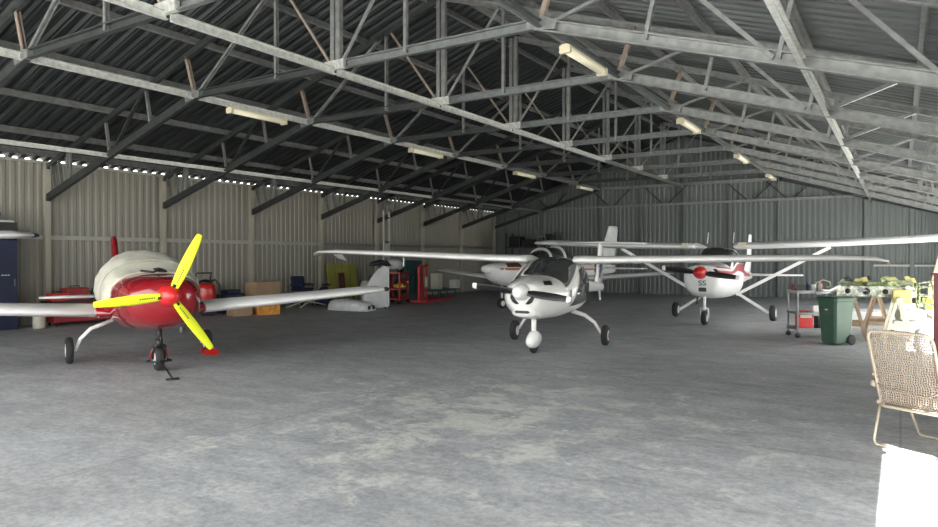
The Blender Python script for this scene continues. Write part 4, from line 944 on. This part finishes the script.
# second skeleton / fuselage to the right, yellow-green
t = thing('fuselage_frame', 'bright yellow-green stripped fuselage frame on stands at the right edge', 'aircraft fuselage frame', (.98, 15.35, .62), R(6)); t.scale = (.5, 1, 1)
FS = [(-1.5, .28, .20, .2, .22, 2), (-.9, .28, .30, .26, .3, 2.2), (-.1, .28, .38, .28, .36, 2.4), (.6, .28, .40, .26, .38, 2.4), (1.2, .28, .34, .2, .32, 2.2)]
for x in (-1.4, -1.0, -.6, -.2, .2, .6, 1.0):
    mb = MB(); mb.tube([surf(FS, x, a, 0) for a in range(0, 360, 15)], .028, 6, closed=True); mb.build('former', 'primer', t)
for a in (-150, -120, -90, -60, -30, 0, 40, 90, 140, 180):
    mb = MB(); mb.tube([surf(FS, -1.45 + .26 * k, a, .01) for k in range(11)], .016, 6); mb.build('stringer', 'primer2', t)
patch(FS, [(-1.2, 190), (.5, 190), (.5, 250), (-1.2, 250)], 'yel', t, 'skin_panel', .01); patch(FS, [(-1.2, -70), (1.0, -70), (1.0, -10), (-1.2, -10)], 'primer', t, 'skin_panel', .01)
for x in (-1.0, .7):
    mb = MB(); mb.bar((x, -.3, -.62), (x, -.3, .06), .05, .05, (1, 0, 0)); mb.bar((x, .3, -.62), (x, .3, .06), .05, .05, (1, 0, 0)); mb.bar((x, -.35, -.12), (x, .35, -.12), .05, .06); mb.build('stand', 'cream', t)
# white boxes below
carton(.10, 16.2, (.5, .42, .34), 'panelw', 'white cardboard box on the floor under the wing skeleton', R(12))
carton(.12, 16.25, (.34, .3, .2), 'cream', 'small cream box stacked on the white box under the wing skeleton', R(20), .36)
t = thing('spare_wheel', 'pale spare wheel lying on end under the fuselage frame at right', 'wheel', (.30, 13.6, 0), R(70))
mb = MB(); mb.lathe([(.12, -.05), (.19, -.05), (.22, 0), (.19, .05), (.12, .05)], (0, 0, .22), 'y', 24); mb.build('tyre', 'panelw', t)
mb = MB(); mb.lathe([(.001, -.03), (.12, -.04), (.12, .04), (.001, .03)], (0, 0, .22), 'y', 20); mb.build('rim', 'steel', t)
t = thing('low_pallet', 'long pale low platform on the floor behind the sawhorses', 'platform', (.1, 19.2, 0), R(2))
for y in (-.5, 0, .5): boxm((0, y, .06), (2.4, .1, .12)).build('runner', 'wood', t)
boxm((0, 0, .22), (2.5, 1.2, .2)).build('deck', 'panelw', t, bevel=.01)
# leaning ladder/plank, right background
t = thing('step_ladder', 'brown wooden ladder leaning against the back of the right corner', 'ladder', (.75, 20.4, 0), R(0))
for y in (-.2, .2):
    mb = MB(); mb.bar((-.25, y, 0), (.18, y, 2.1), .05, .09); mb.build('rail', 'wood', t)
for k in range(7):
    f = (k + 1) / 8; mb = MB(); mb.bar((-.25 + .43 * f, -.2, 2.1 * f), (-.25 + .43 * f, .2, 2.1 * f), .04, .03); mb.build('rung', 'wood', t)
# maroon steel post at right edge
t = thing('steel_prop', 'dark maroon upright steel post at the right edge behind the lounge chair', 'post', (.36, 8.9, 0))
boxm((0, 0, .72), (.10, .10, 1.4)).build('shaft', 'tred', t, bevel=.005); boxm((0, 0, .01), (.24, .24, .02)).build('base_plate', 'tred', t); boxm((0, 0, 1.43), (.16, .16, .02)).build('cap_plate', 'tred', t)

# ------------------------------------------------------------------ lounge chair
HX, HY = -.13, 6.74
t = thing('folding_lounger', 'beige folding lounge chair with woven plastic straps seen from behind at right edge', 'chair', (HX, HY, 0), math.atan2(.88, .46))
# local: +x away (facing), -y to the right of it; chair spans y 0..-.52
Wd = .50
def rect_loop(p, q, r0=.0): return
bt = Vector((-.22, 0, 1.0)); bb = Vector((0, 0, .36))
def bk(f, y): v = bb.lerp(bt, f); return Vector((v.x, y, v.z))
fr = MB(); cr = .06
fr.tube([bk(0, 0), bk(.5, 0), bk(.90, 0), bk(.965, -.012), bk(.99, -.035), bk(1, -.075), bk(1, -Wd / 2), bk(1, -Wd + .075), bk(.99, -Wd + .035), bk(.965, -Wd + .012), bk(.9, -Wd), bk(.5, -Wd), bk(0, -Wd)], .0125, 10)
fr.build('back_frame', 'tube', t)
# woven webbing: zigzag strands across and down
wb = MB()
for k in range(30):
    f = .03 + .94 * k / 29; pts = [bk(f + (.012 if j % 2 else -.006), -.015 - (Wd - .03) * j / 16) + Vector((.006 * (-1) ** j, 0, 0)) for j in range(17)]
    wb.tube(pts, .0045, 5)
for j in range(25):
    y = -.02 - (Wd - .04) * j / 24
    wb.tube([bk(.02 + .96 * k / 14, y + (.006 if k % 2 else -.006)) for k in range(15)], .004, 5)
wb.build('back_webbing', 'webbing', t)
mesh = MB(); mesh.add([bk(.02, -.012), bk(.02, -Wd + .012), bk(.975, -Wd + .012), bk(.975, -.012)], [(0, 1, 2, 3)]) if False else None
# spiral binding round the frame edge
sp = MB()
for j in range(34):
    f = .03 + .9 * j / 33
    for y in (0, -Wd): sp.tube([bk(f, y) + Vector((0, .0, .015)), bk(f, y) + Vector((-.016, 0, 0)), bk(f, y + (-.02 if y == 0 else .02)) + Vector((0, 0, -.008))], .004, 4)
for j in range(22): sp.tube([bk(1.02, -.06 - (Wd - .12) * j / 21), bk(1.0, -.06 - (Wd - .12) * j / 21) + Vector((-.017, 0, 0)), bk(.96, -.065 - (Wd - .12) * j / 21)], .004, 4)
sp.build('edge_binding', 'webbing', t)
# seat and leg section
fr = MB()
fr.tube([(0, 0, .36), (.5, 0, .38), (.54, 0, .38), (1.15, 0, .30), (1.2, -.05, .29), (1.2, -Wd + .05, .29), (1.15, -Wd, .30), (.54, -Wd, .38), (.5, -Wd, .38), (0, -Wd, .36)], .0125, 10)
fr.tube([(0, 0, .36), (-.02, -.03, .35), (-.02, -Wd + .03, .35), (0, -Wd, .36)], .0125, 10); fr.build('seat_frame', 'tube', t)
wb = MB()
for k in range(34):
    x = .03 + 1.1 * k / 33; z = .36 + .02 * min(x / .5, 1) - (.08 * max(0, (x - .54) / .61)); wb.tube([(x, 0, z), (x, -Wd / 2, z - .02), (x, -Wd, z)], .006, 5)
for j in range(14):
    y = -.03 - (Wd - .06) * j / 13; wb.tube([(.02, y, .35), (.54, y, .365), (1.15, y, .29)], .005, 5)
wb.build('seat_webbing', 'webbing', t)
lg = MB(); lg.tube([(.02, .02, .35), (-.07, .02, .06), (-.06, .01, .02), (-.03, -.02, .0125), (-.03, -Wd / 2, .0125), (-.03, -Wd, .0125), (-.06, -Wd - .03, .02), (-.07, -Wd - .04, .06), (.02, -Wd - .03, .35)], .0115, 10); lg.build('leg', 'tube', t)
lg = MB(); lg.tube([(.42, .02, .37), (.62, .02, .06), (.63, .01, .02), (.62, -.02, .0125), (.62, -Wd, .0125), (.63, -Wd - .03, .02), (.62, -Wd - .04, .06), (.42, -Wd - .03, .37)], .0115, 10); lg.build('leg', 'tube', t)
rt = MB()
for y in (.018, -Wd - .018): rt.lathe([(.001, -.012), (.022, -.012), (.022, .012), (.001, .012)], (-.01, y, .38), 'y', 14)
rt.tube([bk(.3, 0.02), bk(.22, -.1) + Vector((-.03, 0, 0)), bk(.2, -Wd + .1) + Vector((-.03, 0, 0)), bk(.3, -Wd - .02)], .006, 6)
rt.lathe([(.001, -.02), (.03, -.015), (.035, 0), (.03, .015), (.001, .02)], tuple(bk(.28, .03)), 'y', 10)
rt.build('hinge', 'rust', t)
ar = MB()
for y in (.02, -Wd - .02): ar.tube([tuple(bk(.4, y)), (.1, y, .6), (.4, y, .58), (.42, y, .38)], .011, 8)
ar.build('armrest', 'tube', t)

# ------------------------------------------------------------------ light, sky, camera
w = bpy.data.worlds.new('sky'); scn.world = w; w.use_nodes = True
N = w.node_tree.nodes; Lk = w.node_tree.links; bg = N['Background']
sky = N.new('ShaderNodeTexSky'); sky.sky_type = 'HOSEK_WILKIE'; sky.turbidity = 5; sky.ground_albedo = .4
sdir = Vector((.80 * .57, -.60 * .57, .82)).normalized(); sky.sun_direction = sdir
mx = N.new('ShaderNodeMix'); mx.data_type = 'RGBA'; mx.inputs['Factor'].default_value = .7
Lk.new(sky.outputs['Color'], mx.inputs['A']); mx.inputs['B'].default_value = (1.0, .99, .96, 1)
Lk.new(mx.outputs['Result'], bg.inputs['Color']); bg.inputs['Strength'].default_value = 4.4
sl = bpy.data.lights.new('sun', 'SUN'); sl.energy = 40; sl.angle = R(.6); sl.color = (1, .97, .92)
so = bpy.data.objects.new('sun', sl); col.objects.link(so); so.rotation_euler = sdir.to_track_quat('Z', 'Y').to_euler()
def portal(nm, loc, rot, sx, sy):
    l = bpy.data.lights.new(nm, 'AREA'); l.shape = 'RECTANGLE'; l.size = sx; l.size_y = sy; l.cycles.is_portal = True
    o = bpy.data.objects.new(nm, l); col.objects.link(o); o.location = loc; o.rotation_euler = rot
portal('front_portal', ((XL + XW) / 2, Y0 - .5, 3.5), (R(90), 0, 0), XW - XL, 7.0)
portal('right_portal_near', (XW + .2, 3.13, 1.5), (R(90), 0, R(90)), 4.4, 3.0)
portal('right_portal_far', (XW + .2, 20.05, 1.45), (R(90), 0, R(90)), 14.9, 2.9)

cam = bpy.data.cameras.new('camera'); cam.sensor_width = 36; cam.lens = 677 / 938 * 36; cam.clip_start = .05; cam.clip_end = 300
co = bpy.data.objects.new('camera', cam); col.objects.link(co); co.location = (0, 0, 1.6)
co.rotation_euler = (R(90 - .465), 0, math.atan(431 / 677)); scn.camera = co
scn.view_settings.view_transform = 'Standard'; scn.view_settings.look = 'None'; scn.view_settings.exposure = .65; scn.view_settings.gamma = 1
scn.cycles.max_bounces = 8; scn.cycles.diffuse_bounces = 5; scn.cycles.glossy_bounces = 3; scn.cycles.sample_clamp_indirect = 15
